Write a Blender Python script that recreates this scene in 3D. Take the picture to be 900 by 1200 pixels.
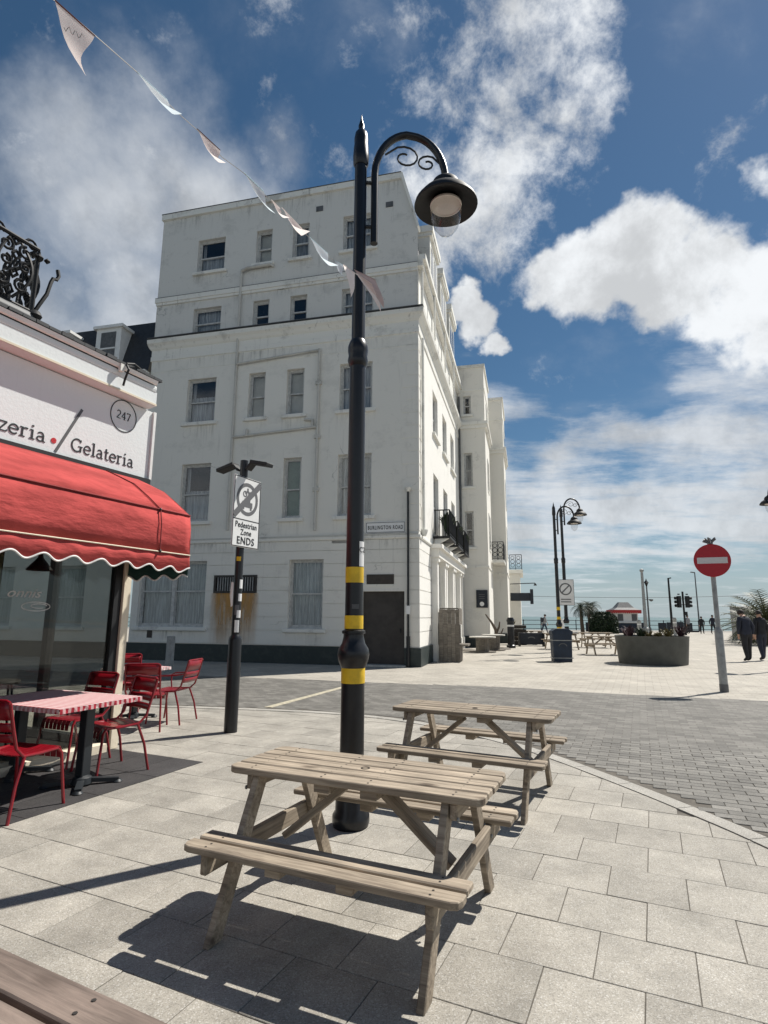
import bpy, bmesh, math, random
from mathutils import Vector, Matrix
R = math.radians
random.seed(7)
for o in list(bpy.data.objects): bpy.data.objects.remove(o)
SC = bpy.context.scene
COL = SC.collection

# ------------------------------------------------------------------ camera
FPX = 665.0; CAMH = 1.5
PITCH = math.atan(121.5 / FPX); ROLL = R(.36)
cam = bpy.data.cameras.new('camera'); camo = bpy.data.objects.new('camera', cam); COL.objects.link(camo)
cam.sensor_fit = 'VERTICAL'; cam.sensor_height = 36; cam.sensor_width = 27; cam.lens = 36 * FPX / 1200
cam.clip_start = .05; cam.clip_end = 60000
camo.matrix_world = Matrix.Translation((0, 0, CAMH)) @ Matrix.Rotation(R(90) + PITCH, 4, 'X') @ Matrix.Rotation(ROLL, 4, 'Z')
SC.camera = camo
def ray(x, y):
    xc, yc = (x - 450) / FPX, (600 - y) / FPX
    c, s = math.cos(ROLL), math.sin(ROLL)
    xr, yr = xc * c - yc * s, xc * s + yc * c
    return Vector((xr, math.cos(PITCH) - yr * math.sin(PITCH), math.sin(PITCH) + yr * math.cos(PITCH)))
def gp(x, y, z=0.0):
    d = ray(x, y); return Vector((0, 0, CAMH)) + d * ((z - CAMH) / d.z)
def atY(x, y, Y):
    d = ray(x, y); return Vector((0, 0, CAMH)) + d * (Y / d.y)

# ------------------------------------------------------------------ sky, sun, exposure
SUN_AZ, SUN_EL = R(57), R(54)          # azimuth from +Y towards +X
def node(nt, typ, **kw):
    n = nt.nodes.new(typ)
    for k, v in kw.items(): setattr(n, k, v)
    return n
def build_world():
    w = bpy.data.worlds.new('World'); SC.world = w; w.use_nodes = True
    nt = w.node_tree; nt.nodes.clear(); L = nt.links.new
    out = node(nt, 'ShaderNodeOutputWorld'); bg = node(nt, 'ShaderNodeBackground'); L(bg.outputs[0], out.inputs[0])
    bg.inputs[1].default_value = .077
    sky = node(nt, 'ShaderNodeTexSky', sky_type='NISHITA'); sky.sun_disc = False
    sky.sun_elevation = SUN_EL; sky.sun_rotation = SUN_AZ; sky.air_density = 1.0; sky.dust_density = .15; sky.ozone_density = 3.0; sky.altitude = 10
    tc = node(nt, 'ShaderNodeTexCoord')
    def M(op, a, b=None, clamp=False):
        n = node(nt, 'ShaderNodeMath', operation=op); n.use_clamp = clamp
        for i, v in enumerate((a, b)):
            if v is None: continue
            if isinstance(v, (int, float)): n.inputs[i].default_value = v
            else: L(v, n.inputs[i])
        return n.outputs[0]
    def VM(op, a, b=None, out=0):
        n = node(nt, 'ShaderNodeVectorMath', operation=op)
        for i, v in enumerate((a, b)):
            if v is None: continue
            if isinstance(v, (tuple, Vector)): n.inputs[i].default_value = tuple(v)
            else: L(v, n.inputs[i])
        return n.outputs[out]
    def NZ(vec, scale, detail=8, rough=.6, dist=0.0):
        n = node(nt, 'ShaderNodeTexNoise'); n.noise_dimensions = '3D'
        n.inputs['Scale'].default_value = scale; n.inputs['Detail'].default_value = detail; n.inputs['Roughness'].default_value = rough
        n.inputs['Distortion'].default_value = dist; L(vec, n.inputs['Vector']); return n.outputs[0]
    def SS(v, a, b, lo=0, hi=1):
        n = node(nt, 'ShaderNodeMapRange', interpolation_type='SMOOTHSTEP'); L(v, n.inputs[0])
        for i, x in enumerate((a, b, lo, hi)): n.inputs[i + 1].default_value = x
        return n.outputs[0]
    d = VM('NORMALIZE', tc.outputs['Generated'])
    sep = node(nt, 'ShaderNodeSeparateXYZ'); L(d, sep.inputs[0]); z = sep.outputs[2]
    zz = M('ADD', M('MAXIMUM', z, 0.0), .10)
    cz = node(nt, 'ShaderNodeCombineXYZ'); L(M('DIVIDE', sep.outputs[0], zz), cz.inputs[0]); L(M('DIVIDE', sep.outputs[1], zz), cz.inputs[1])
    flat = cz.outputs[0]                                   # a flat cloud deck seen in perspective
    warp = VM('SUBTRACT', node_color(nt, d, 2.2), (.5, .5, .5))
    dw = VM('ADD', d, VM('MULTIPLY', warp, (.16, .16, .16)))   # ragged outlines for the cloud masses
    def blobs(lst):
        acc = None
        for (px, py, rp, amp) in lst:
            c = ray(px, py).normalized()
            dist = VM('DISTANCE', dw, c, out=1)
            v = SS(dist, rp / 700.0 * 1.15, rp / 700.0 * .15, 0, amp)
            acc = v if acc is None else M('MAXIMUM', acc, v)
        return acc
    n1 = M('ADD', M('MULTIPLY', NZ(d, 6.0, 8, .58, 0), .72), M('MULTIPLY', NZ(d, 21, 6, .6, 0), .28))
    n2 = NZ(VM('ADD', flat, (3.1, 7.7, 0)), 1.3, 9, .62, .2)
    # cumulus heaps
    cum = blobs([(690, 330, 75, 1), (745, 300, 80, 1), (800, 330, 85, 1), (860, 350, 80, .95), (640, 340, 45, .85), (765, 270, 50, .9),
                 (565, 385, 42, 1), (545, 365, 34, 1), (580, 415, 25, .9), (890, 215, 45, .7), (880, 410, 50, .7)])
    cden = SS(M('ADD', cum, M('MULTIPLY', M('SUBTRACT', n1, .5), 2.1)), .42, .80)
    # broken alto sheet
    alt = blobs([(640, 40, 95, .95), (560, 110, 80, .85), (600, 190, 85, .9), (560, 270, 90, .9), (500, 90, 50, .6), (690, 90, 60, .8), (520, 200, 80, .85), (500, 310, 60, .8), (480, 60, 60, .6), (700, 10, 70, .8), (610, 320, 55, .45),
                 (350, 110, 60, .35), (390, 60, 60, .3), (850, 190, 45, .5), (330, 30, 60, .3), (720, 300, 50, .3)])
    aden = SS(M('ADD', alt, M('MULTIPLY', M('SUBTRACT', NZ(VM('ADD', d, (5, 1, 2)), 10.5, 9, .68, .12), .5), 2.9)), .24, 1.25, 0, .95)
    # soft veil at the left
    veil = blobs([(180, 180, 120, .8), (260, 260, 120, .95), (120, 260, 130, .85), (60, 170, 110, .7), (150, 350, 110, .95), (30, 330, 110, .8), (290, 350, 110, .9), (210, 80, 80, .45), (330, 170, 70, .5), (60, 420, 120, .9)])
    vden = SS(M('ADD', veil, M('MULTIPLY', M('SUBTRACT', NZ(VM('ADD', d, (1, 4, 9)), 2.8, 9, .6, .25), .5), 2.2)), .22, 1.35, 0, .84)
    # streaky deck low over the sea, and thin cloud everywhere else
    stn = node(nt, 'ShaderNodeMapping'); L(flat, stn.inputs[0]); stn.inputs['Rotation'].default_value = (0, 0, R(18)); stn.inputs['Scale'].default_value = (.8, 1.35, 1)
    st = NZ(stn.outputs[0], 1.5, 9, .66, .2)
    low = SS(z, .52, .24, 0, .52)
    low = M('MULTIPLY', low, SS(z, .03, .15, .2, 1))
    hole = blobs([(660, 440, 75, .5), (620, 520, 55, .36), (700, 545, 45, .2), (740, 455, 50, .4)])
    lden = SS(M('SUBTRACT', M('ADD', low, M('MULTIPLY', M('SUBTRACT', st, .5), 1.5)), hole), .12, .62, 0, .85)
    thin = SS(n2, .55, .9, 0, .25)
    def over(a, b): return M('SUBTRACT', 1.0, M('MULTIPLY', M('SUBTRACT', 1.0, a), M('SUBTRACT', 1.0, b)))
    den = over(over(over(cden, aden), over(vden, lden)), thin)
    # body tone of the clouds: sunlit tops, greyer hollows
    shade = SS(NZ(VM('ADD', d, (.04, .03, .08)), 6.5, 9, .62, .1), .34, .62, .66, 1.0)
    soft = SS(vden, 0, .7, 1, .84)
    tone = M('MULTIPLY', shade, soft)
    tone = M('MULTIPLY', tone, SS(lden, .0, .8, 1, .86))
    cc = node(nt, 'ShaderNodeVectorMath', operation='SCALE'); cc.inputs[0].default_value = (9.4, 9.7, 10.0); L(tone, cc.inputs['Scale'])
    hs = node(nt, 'ShaderNodeHueSaturation'); L(sky.outputs[0], hs.inputs['Color']); hs.inputs['Hue'].default_value = .492; hs.inputs['Saturation'].default_value = 1.14; hs.inputs['Value'].default_value = .66
    mx = node(nt, 'ShaderNodeMix', data_type='RGBA'); L(den, mx.inputs[0]); L(hs.outputs[0], mx.inputs[6]); L(cc.outputs[0], mx.inputs[7])
    # pale sea air along the whole horizon
    hz = node(nt, 'ShaderNodeMix', data_type='RGBA'); L(SS(z, .20, -.02, 0, .85), hz.inputs[0]); L(hs.outputs[0], hz.inputs[6]); hz.inputs[7].default_value = (4.0, 5.0, 5.6, 1); L(hz.outputs[2], mx.inputs[6])
    L(mx.outputs[2], bg.inputs[0])
def node_color(nt, vec, scale):
    n = node(nt, 'ShaderNodeTexNoise'); n.inputs['Scale'].default_value = scale * 2; n.inputs['Detail'].default_value = 6; n.inputs['Roughness'].default_value = .6
    nt.links.new(vec, n.inputs['Vector']); return n.outputs[1]
build_world()
sd = bpy.data.lights.new('sun', 'SUN'); so = bpy.data.objects.new('sun', sd); COL.objects.link(so)
sd.energy = 4.9; sd.angle = R(.53); sd.color = (1, .955, .88)
SUNV = Vector((math.sin(SUN_AZ) * math.cos(SUN_EL), math.cos(SUN_AZ) * math.cos(SUN_EL), math.sin(SUN_EL)))
so.rotation_euler = (-SUNV).to_track_quat('-Z', 'Y').to_euler(); so.location = SUNV * 50
SC.view_settings.view_transform = 'Standard'; SC.view_settings.look = 'None'; SC.view_settings.gamma = 1
SC.view_settings.exposure = .34; SC.view_settings.use_curve_mapping = False
SC.render.engine = 'CYCLES'; SC.cycles.max_bounces = 8; SC.cycles.diffuse_bounces = 3; SC.cycles.glossy_bounces = 3; SC.cycles.transparent_max_bounces = 16

# ------------------------------------------------------------------ materials
MATS = {}
def mat(name, col, rough=.6, metal=0.0, var=.0, vscale=6.0, col2=None, bump=0.0, bscale=60.0, rnd=0.0, spec=.5, coord='Object', stretch=(1, 1, 1), coat=0.0, lo=.4, hi=.62, sub=None):
    if name in MATS: return MATS[name]
    m = bpy.data.materials.new(name); m.use_nodes = True; nt = m.node_tree; L = nt.links.new
    b = nt.nodes['Principled BSDF']; b.inputs['Roughness'].default_value = rough; b.inputs['Metallic'].default_value = metal
    b.inputs['Specular IOR Level'].default_value = spec; b.inputs['Coat Weight'].default_value = coat
    tc = node(nt, 'ShaderNodeTexCoord'); oi = node(nt, 'ShaderNodeObjectInfo')
    mp = node(nt, 'ShaderNodeMapping'); L(tc.outputs[coord], mp.inputs[0]); mp.inputs['Scale'].default_value = stretch
    off = node(nt, 'ShaderNodeVectorMath', operation='SCALE'); off.inputs[0].default_value = (37, 19, 53); L(oi.outputs['Random'], off.inputs['Scale'])
    L(off.outputs[0], mp.inputs['Location'])
    nz = node(nt, 'ShaderNodeTexNoise'); L(mp.outputs[0], nz.inputs[0]); nz.inputs['Scale'].default_value = vscale; nz.inputs['Detail'].default_value = 8; nz.inputs['Roughness'].default_value = .65
    c2 = col2 or tuple(c * (1 - var) for c in col)
    rm = node(nt, 'ShaderNodeMapRange'); L(nz.outputs[0], rm.inputs[0]); rm.inputs[1].default_value = lo; rm.inputs[2].default_value = hi
    mx = node(nt, 'ShaderNodeMix', data_type='RGBA'); L(rm.outputs[0], mx.inputs[0]); mx.inputs[6].default_value = (*col, 1); mx.inputs[7].default_value = (*c2, 1)
    last = mx.outputs[2]
    if rnd:
        hv = node(nt, 'ShaderNodeHueSaturation'); L(last, hv.inputs['Color'])
        rr = node(nt, 'ShaderNodeMapRange'); L(oi.outputs['Random'], rr.inputs[0]); rr.inputs[3].default_value = 1 - rnd; rr.inputs[4].default_value = 1 + rnd
        L(rr.outputs[0], hv.inputs['Value']); last = hv.outputs[0]
    L(last, b.inputs['Base Color'])
    if bump:
        bn = node(nt, 'ShaderNodeTexNoise'); L(mp.outputs[0], bn.inputs[0]); bn.inputs['Scale'].default_value = bscale; bn.inputs['Detail'].default_value = 6
        bp = node(nt, 'ShaderNodeBump'); bp.inputs['Strength'].default_value = bump; bp.inputs['Distance'].default_value = .01; L(bn.outputs[0], bp.inputs['Height']); L(bp.outputs[0], b.inputs['Normal'])
    m['last'] = ''
    MATS[name] = m; return m
def bsdf(m): return m.node_tree.nodes['Principled BSDF']

def granite(name, base, dark, light, rnd=.1, patch=.25):
    """speckled flamed granite; each slab a little different"""
    m = bpy.data.materials.new(name); m.use_nodes = True; nt = m.node_tree; L = nt.links.new; b = bsdf(m)
    b.inputs['Roughness'].default_value = .72; b.inputs['Specular IOR Level'].default_value = .35
    geo = node(nt, 'ShaderNodeNewGeometry'); oi = node(nt, 'ShaderNodeObjectInfo')
    v = node(nt, 'ShaderNodeTexVoronoi'); v.inputs['Scale'].default_value = 190; L(geo.outputs['Position'], v.inputs['Vector'])
    n = node(nt, 'ShaderNodeTexNoise'); n.inputs['Scale'].default_value = 160; n.inputs['Detail'].default_value = 4; L(geo.outputs['Position'], n.inputs['Vector'])
    big = node(nt, 'ShaderNodeTexNoise'); big.inputs['Scale'].default_value = 2.6; big.inputs['Detail'].default_value = 7; big.inputs['Roughness'].default_value = .7; L(geo.outputs['Position'], big.inputs['Vector'])
    sep = node(nt, 'ShaderNodeSeparateColor'); L(v.outputs['Color'], sep.inputs[0])
    cr = node(nt, 'ShaderNodeValToRGB'); L(sep.outputs[0], cr.inputs[0])
    e = cr.color_ramp.elements; e[0].color = (*dark, 1); e[0].position = .0; e[1].color = (*light, 1); e[1].position = 1
    for p, c in ((.16, dark), (.22, base), (.86, base), (.93, light)):
        q = e.new(p); q.color = (*c, 1)
    mr = node(nt, 'ShaderNodeMapRange'); L(big.outputs[0], mr.inputs[0]); mr.inputs[1].default_value = .3; mr.inputs[2].default_value = .7; mr.inputs[3].default_value = 1 - patch; mr.inputs[4].default_value = 1 + patch * .35
    m2 = node(nt, 'ShaderNodeMapRange'); L(n.outputs[0], m2.inputs[0]); m2.inputs[1].default_value = .3; m2.inputs[2].default_value = .7; m2.inputs[3].default_value = .82; m2.inputs[4].default_value = 1.14
    rr = node(nt, 'ShaderNodeMapRange'); L(oi.outputs['Random'], rr.inputs[0]); rr.inputs[3].default_value = 1 - rnd; rr.inputs[4].default_value = 1 + rnd
    a = node(nt, 'ShaderNodeMath', operation='MULTIPLY'); L(mr.outputs[0], a.inputs[0]); L(m2.outputs[0], a.inputs[1])
    a2 = node(nt, 'ShaderNodeMath', operation='MULTIPLY'); L(a.outputs[0], a2.inputs[0]); L(rr.outputs[0], a2.inputs[1])
    hv = node(nt, 'ShaderNodeHueSaturation'); L(cr.outputs[0], hv.inputs['Color']); L(a2.outputs[0], hv.inputs['Value'])
    # a few dark trodden spots
    sp = node(nt, 'ShaderNodeTexVoronoi'); sp.inputs['Scale'].default_value = 3.1; sp.inputs['Randomness'].default_value = 1; L(geo.outputs['Position'], sp.inputs['Vector'])
    sm = node(nt, 'ShaderNodeMapRange'); L(sp.outputs['Distance'], sm.inputs[0]); sm.inputs[1].default_value = .018; sm.inputs[2].default_value = .045; sm.inputs[3].default_value = .55; sm.inputs[4].default_value = 0
    mx = node(nt, 'ShaderNodeMix', data_type='RGBA'); L(sm.outputs[0], mx.inputs[0]); L(hv.outputs[0], mx.inputs[6]); mx.inputs[7].default_value = (*[c * .5 for c in dark], 1)
    L(mx.outputs[2], b.inputs['Base Color'])
    bp = node(nt, 'ShaderNodeBump'); bp.inputs['Strength'].default_value = .35; bp.inputs['Distance'].default_value = .004; L(n.outputs[0], bp.inputs['Height']); L(bp.outputs[0], b.inputs['Normal'])
    MATS[name] = m; return m

def brickmat(name, c1, c2, mortar, w, h, rot, gap=.006, patch=.25, bias=0.0, rough=.75):
    """paving too far off to pick apart: fine joints and tone only"""
    m = bpy.data.materials.new(name); m.use_nodes = True; nt = m.node_tree; L = nt.links.new; b = bsdf(m)
    b.inputs['Roughness'].default_value = rough; b.inputs['Specular IOR Level'].default_value = .35
    geo = node(nt, 'ShaderNodeNewGeometry'); mp = node(nt, 'ShaderNodeMapping'); mp.vector_type = 'POINT'; L(geo.outputs['Position'], mp.inputs[0]); mp.inputs['Rotation'].default_value = (0, 0, rot)
    br = node(nt, 'ShaderNodeTexBrick'); L(mp.outputs[0], br.inputs[0]); br.inputs['Scale'].default_value = 1
    br.inputs['Brick Width'].default_value = w; br.inputs['Row Height'].default_value = h; br.inputs['Mortar Size'].default_value = gap; br.inputs['Mortar Smooth'].default_value = .2; br.inputs['Bias'].default_value = bias
    br.inputs[1].default_value = (*c1, 1); br.inputs[2].default_value = (*c2, 1); br.inputs[3].default_value = (*mortar, 1)
    n = node(nt, 'ShaderNodeTexNoise'); n.inputs['Scale'].default_value = .9; n.inputs['Detail'].default_value = 9; n.inputs['Roughness'].default_value = .72; L(geo.outputs['Position'], n.inputs['Vector'])
    n3 = node(nt, 'ShaderNodeTexNoise'); n3.inputs['Scale'].default_value = 45; n3.inputs['Detail'].default_value = 3; L(geo.outputs['Position'], n3.inputs['Vector'])
    mr = node(nt, 'ShaderNodeMapRange'); L(n.outputs[0], mr.inputs[0]); mr.inputs[1].default_value = .3; mr.inputs[2].default_value = .7; mr.inputs[3].default_value = 1 - patch; mr.inputs[4].default_value = 1 + patch * .4
    m3 = node(nt, 'ShaderNodeMapRange'); L(n3.outputs[0], m3.inputs[0]); m3.inputs[1].default_value = .3; m3.inputs[2].default_value = .7; m3.inputs[3].default_value = .88; m3.inputs[4].default_value = 1.1
    a = node(nt, 'ShaderNodeMath', operation='MULTIPLY'); L(mr.outputs[0], a.inputs[0]); L(m3.outputs[0], a.inputs[1])
    hv = node(nt, 'ShaderNodeHueSaturation'); L(br.outputs[0], hv.inputs['Color']); L(a.outputs[0], hv.inputs['Value']); L(hv.outputs[0], b.inputs['Base Color'])
    bp = node(nt, 'ShaderNodeBump'); bp.inputs['Strength'].default_value = .25; bp.inputs['Distance'].default_value = .004; L(br.outputs['Fac'], bp.inputs['Height']); bp.invert = True; L(bp.outputs[0], b.inputs['Normal'])
    MATS[name] = m; return m

def stucco(name, base, grime, amount=.5, joints=False):
    """painted render: rain streaks and soot patches of their own shape"""
    m = bpy.data.materials.new(name); m.use_nodes = True; nt = m.node_tree; L = nt.links.new; b = bsdf(m)
    b.inputs['Roughness'].default_value = .8; b.inputs['Specular IOR Level'].default_value = .25
    tc = node(nt, 'ShaderNodeTexCoord')
    def NZ(scale, stretch, detail=8, rough=.65):
        mp = node(nt, 'ShaderNodeMapping'); L(tc.outputs['Object'], mp.inputs[0]); mp.inputs['Scale'].default_value = stretch
        n = node(nt, 'ShaderNodeTexNoise'); L(mp.outputs[0], n.inputs[0]); n.inputs['Scale'].default_value = scale; n.inputs['Detail'].default_value = detail; n.inputs['Roughness'].default_value = rough; return n.outputs[0]
    def MR(v, a, b_, lo, hi):
        n = node(nt, 'ShaderNodeMapRange'); L(v, n.inputs[0])
        for i, x in enumerate((a, b_, lo, hi)): n.inputs[i + 1].default_value = x
        return n.outputs[0]
    streak = MR(NZ(3.1, (2.2, 2.2, .16)), .60, .70, 0, amount * .55)
    patch = MR(NZ(.8, (1, 1, 1.3), 12, .74), .53, .62, 0, amount * .42)
    fine = MR(NZ(11, (1, 1, .8), 8, .7), .63, .68, 0, amount * .7)
    # hairline cracks
    wn = node(nt, 'ShaderNodeTexNoise'); L(tc.outputs['Object'], wn.inputs[0]); wn.inputs['Scale'].default_value = 1.4; wn.inputs['Detail'].default_value = 6
    wv = node(nt, 'ShaderNodeVectorMath', operation='SCALE'); L(wn.outputs[1], wv.inputs[0]); wv.inputs['Scale'].default_value = 1.1
    wa = node(nt, 'ShaderNodeVectorMath', operation='ADD'); L(wv.outputs[0], wa.inputs[0]); L(tc.outputs['Object'], wa.inputs[1])
    vc = node(nt, 'ShaderNodeTexVoronoi', feature='DISTANCE_TO_EDGE'); L(wa.outputs[0], vc.inputs['Vector']); vc.inputs['Scale'].default_value = .42
    crack = MR(vc.outputs['Distance'], .001, .006, 1, 0); cm = MR(NZ(.6, (1, 1, 1), 4), .54, .62, 0, min(.7, amount * 1.3))
    ck = node(nt, 'ShaderNodeMath', operation='MULTIPLY'); L(crack, ck.inputs[0]); L(cm, ck.inputs[1])
    fk = node(nt, 'ShaderNodeMath', operation='ADD'); L(fine, fk.inputs[0]); L(ck.outputs[0], fk.inputs[1]); fine = fk.outputs[0]
    a = node(nt, 'ShaderNodeMath', operation='ADD'); L(streak, a.inputs[0]); L(patch, a.inputs[1])
    a2 = node(nt, 'ShaderNodeMath', operation='ADD'); a2.use_clamp = True; L(a.outputs[0], a2.inputs[0]); L(fine, a2.inputs[1])
    mx = node(nt, 'ShaderNodeMix', data_type='RGBA'); L(a2.outputs[0], mx.inputs[0]); mx.inputs[6].default_value = (*base, 1); mx.inputs[7].default_value = (*grime, 1)
    L(mx.outputs[2], b.inputs['Base Color'])
    bp = node(nt, 'ShaderNodeBump'); bp.inputs['Strength'].default_value = .3; bp.inputs['Distance'].default_value = .01; L(NZ(30, (1, 1, 1), 5), bp.inputs['Height']); L(bp.outputs[0], b.inputs['Normal'])
    MATS[name] = m; return m

def woodmat(name, c1, c2, knot, rough=.75):
    m = bpy.data.materials.new(name); m.use_nodes = True; nt = m.node_tree; L = nt.links.new; b = bsdf(m)
    b.inputs['Roughness'].default_value = rough; b.inputs['Specular IOR Level'].default_value = .3
    tc = node(nt, 'ShaderNodeTexCoord'); oi = node(nt, 'ShaderNodeObjectInfo')
    off = node(nt, 'ShaderNodeVectorMath', operation='SCALE'); off.inputs[0].default_value = (11, 29, 7); L(oi.outputs['Random'], off.inputs['Scale'])
    mp = node(nt, 'ShaderNodeMapping'); L(tc.outputs['Object'], mp.inputs[0]); mp.inputs['Scale'].default_value = (.7, 14, 14); L(off.outputs[0], mp.inputs['Location'])
    n = node(nt, 'ShaderNodeTexNoise'); L(mp.outputs[0], n.inputs[0]); n.inputs['Scale'].default_value = 3.2; n.inputs['Detail'].default_value = 9; n.inputs['Roughness'].default_value = .7; n.inputs['Distortion'].default_value = .6
    mpb = node(nt, 'ShaderNodeMapping'); L(tc.outputs['Object'], mpb.inputs[0]); mpb.inputs['Scale'].default_value = (2.2, 5, 5); L(off.outputs[0], mpb.inputs['Location'])
    nb = node(nt, 'ShaderNodeTexNoise'); L(mpb.outputs[0], nb.inputs[0]); nb.inputs['Scale'].default_value = 1.6; nb.inputs['Detail'].default_value = 5
    vo = node(nt, 'ShaderNodeTexVoronoi'); L(mpb.outputs[0], vo.inputs['Vector']); vo.inputs['Scale'].default_value = 1.1
    cr = node(nt, 'ShaderNodeMapRange'); L(n.outputs[0], cr.inputs[0]); cr.inputs[1].default_value = .36; cr.inputs[2].default_value = .66
    mx = node(nt, 'ShaderNodeMix', data_type='RGBA'); L(cr.outputs[0], mx.inputs[0]); mx.inputs[6].default_value = (*c1, 1); mx.inputs[7].default_value = (*c2, 1)
    kr = node(nt, 'ShaderNodeMapRange'); L(vo.outputs['Distance'], kr.inputs[0]); kr.inputs[1].default_value = .05; kr.inputs[2].default_value = .16; kr.inputs[3].default_value = .8; kr.inputs[4].default_value = 0
    mk = node(nt, 'ShaderNodeMix', data_type='RGBA'); L(kr.outputs[0], mk.inputs[0]); L(mx.outputs[2], mk.inputs[6]); mk.inputs[7].default_value = (*knot, 1)
    vr = node(nt, 'ShaderNodeMapRange'); L(nb.outputs[0], vr.inputs[0]); vr.inputs[1].default_value = .3; vr.inputs[2].default_value = .7; vr.inputs[3].default_value = .72; vr.inputs[4].default_value = 1.2
    rr = node(nt, 'ShaderNodeMapRange'); L(oi.outputs['Random'], rr.inputs[0]); rr.inputs[3].default_value = .78; rr.inputs[4].default_value = 1.18
    ml = node(nt, 'ShaderNodeMath', operation='MULTIPLY'); L(vr.outputs[0], ml.inputs[0]); L(rr.outputs[0], ml.inputs[1])
    hv = node(nt, 'ShaderNodeHueSaturation'); L(mk.outputs[2], hv.inputs['Color']); L(ml.outputs[0], hv.inputs['Value']); L(hv.outputs[0], b.inputs['Base Color'])
    bp = node(nt, 'ShaderNodeBump'); bp.inputs['Strength'].default_value = .35; bp.inputs['Distance'].default_value = .004; L(n.outputs[0], bp.inputs['Height']); L(bp.outputs[0], b.inputs['Normal'])
    MATS[name] = m; return m

def glassmat(name, tint=(1, 1, 1), refl=1.0):
    m = bpy.data.materials.new(name); m.use_nodes = True; nt = m.node_tree; nt.nodes.clear(); L = nt.links.new
    o = node(nt, 'ShaderNodeOutputMaterial'); t = node(nt, 'ShaderNodeBsdfTransparent'); t.inputs[0].default_value = (*tint, 1)
    g = node(nt, 'ShaderNodeBsdfGlossy'); g.inputs['Roughness'].default_value = .015; g.inputs[0].default_value = (refl, refl, refl, 1)
    lw = node(nt, 'ShaderNodeLayerWeight'); pw = node(nt, 'ShaderNodeMath', operation='POWER'); L(lw.outputs['Facing'], pw.inputs[0]); pw.inputs[1].default_value = 5
    f = node(nt, 'ShaderNodeMapRange'); L(pw.outputs[0], f.inputs[0]); f.inputs[3].default_value = .045; f.inputs[4].default_value = 1; x = node(nt, 'ShaderNodeMixShader')
    L(f.outputs[0], x.inputs[0]); L(t.outputs[0], x.inputs[1]); L(g.outputs[0], x.inputs[2]); L(x.outputs[0], o.inputs[0]); MATS[name] = m; return m

granite('slab_granite', (.378, .352, .305), (.29, .27, .235), (.50, .48, .44), .12, .32)
granite('kerb_granite', (.39, .37, .33), (.30, .285, .255), (.53, .515, .48), .08, .2)
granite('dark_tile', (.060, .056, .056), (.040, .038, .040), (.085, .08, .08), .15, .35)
granite('block_granite', (.195, .185, .166), (.155, .148, .133), (.24, .23, .21), .24, .28)
brickmat('far_blocks', (.235, .22, .197), (.155, .145, .13), (.10, .095, .085), .21, .105, R(24), .004, .28)
brickmat('far_paving', (.47, .435, .375), (.385, .355, .305), (.28, .255, .215), .32, .16, R(24), .007, .25)
mat('joint_sand', (.14, .125, .105), .95, var=.4, vscale=9)
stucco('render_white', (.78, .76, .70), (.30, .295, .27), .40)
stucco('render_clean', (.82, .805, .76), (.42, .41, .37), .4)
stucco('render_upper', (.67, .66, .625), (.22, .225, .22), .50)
stucco('trim_white', (.78, .77, .72), (.20, .195, .18), .8)
stucco('pipe_dirty', (.56, .55, .51), (.18, .18, .165), .8)
stucco('cafe_white', (.74, .77, .77), (.47, .48, .47), .2)
stucco('cream_trim', (.74, .66, .52), (.42, .36, .28), .35)
mat('plinth_green', (.018, .030, .030), .55, var=.5, vscale=5, col2=(.045, .055, .05), lo=.5, hi=.75)
mat('sash_white', (.58, .58, .56), .5, var=.3, vscale=8)
mat('curtain', (.46, .475, .49), .9, var=.5, vscale=9, stretch=(2.6, 2.6, .12), lo=.38, hi=.6)
mat('blind', (.50, .48, .43), .9, var=.15, vscale=3)
mat('green_blind', (.09, .17, .13), .9, var=.2)
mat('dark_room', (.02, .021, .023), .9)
mat('door_board', (.055, .048, .043), .7, var=.35, vscale=2.5)
mat('black_paint', (.008, .009, .012), .36, var=.3, vscale=12, bump=.05, bscale=80, coat=.12, spec=.45)
mat('black_iron', (.007, .008, .010), .62, var=.3, vscale=20)
mat('yellow_band', (.80, .52, .02), .45, var=.2, vscale=10)
mat('slate', (.028, .031, .036), .6, var=.4, vscale=7)
mat('lead', (.12, .125, .13), .6, var=.35)
mat('awning_red', (.50, .085, .080), .95, var=.32, vscale=3.0, bump=1.0, bscale=5.5, stretch=(.5, 1, 1.4), spec=.12)
mat('seam_red', (.22, .03, .03), .9)
[n for n in MATS['awning_red'].node_tree.nodes if n.type == 'BUMP'][0].inputs['Distance'].default_value = .035
mat('awning_green', (.012, .06, .05), .8)
mat('white_paint', (.78, .78, .76), .5, var=.08)
mat('sign_white', (.80, .80, .79), .45, var=.06)
mat('print_black', (.012, .012, .014), .5)
mat('print_grey', (.13, .13, .135), .5)
mat('print_red', (.50, .012, .02), .5)
mat('sign_red', (.48, .010, .022), .4, var=.1)
mat('sign_bar', (.70, .66, .64), .4)
mat('galv', (.30, .305, .30), .5, metal=.35, var=.3, vscale=6)
mat('pole_grey', (.36, .37, .365), .55, var=.3, vscale=8)
mat('chair_red', (.25, .005, .013), .33, var=.2, vscale=9, coat=.25)
mat('pedestal', (.016, .020, .024), .5)
mat('bin_blue', (.008, .022, .048), .55, var=.3)
mat('navy', (.012, .018, .03), .6, var=.3)
mat('planter_grey', (.08, .083, .074), .6, var=.25, vscale=3)
mat('soil', (.05, .035, .025), .95)
mat('sea', (.075, .155, .14), .28, var=.3, vscale=.02, stretch=(.15, 1, 1), bump=.6, bscale=.3)
mat('shingle', (.38, .33, .26), .95, var=.3, vscale=2)
mat('promenade_tarmac', (.30, .28, .25), .9, var=.2)
mat('bark', (.13, .10, .075), .9, var=.4, vscale=20, bump=.5)
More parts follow.
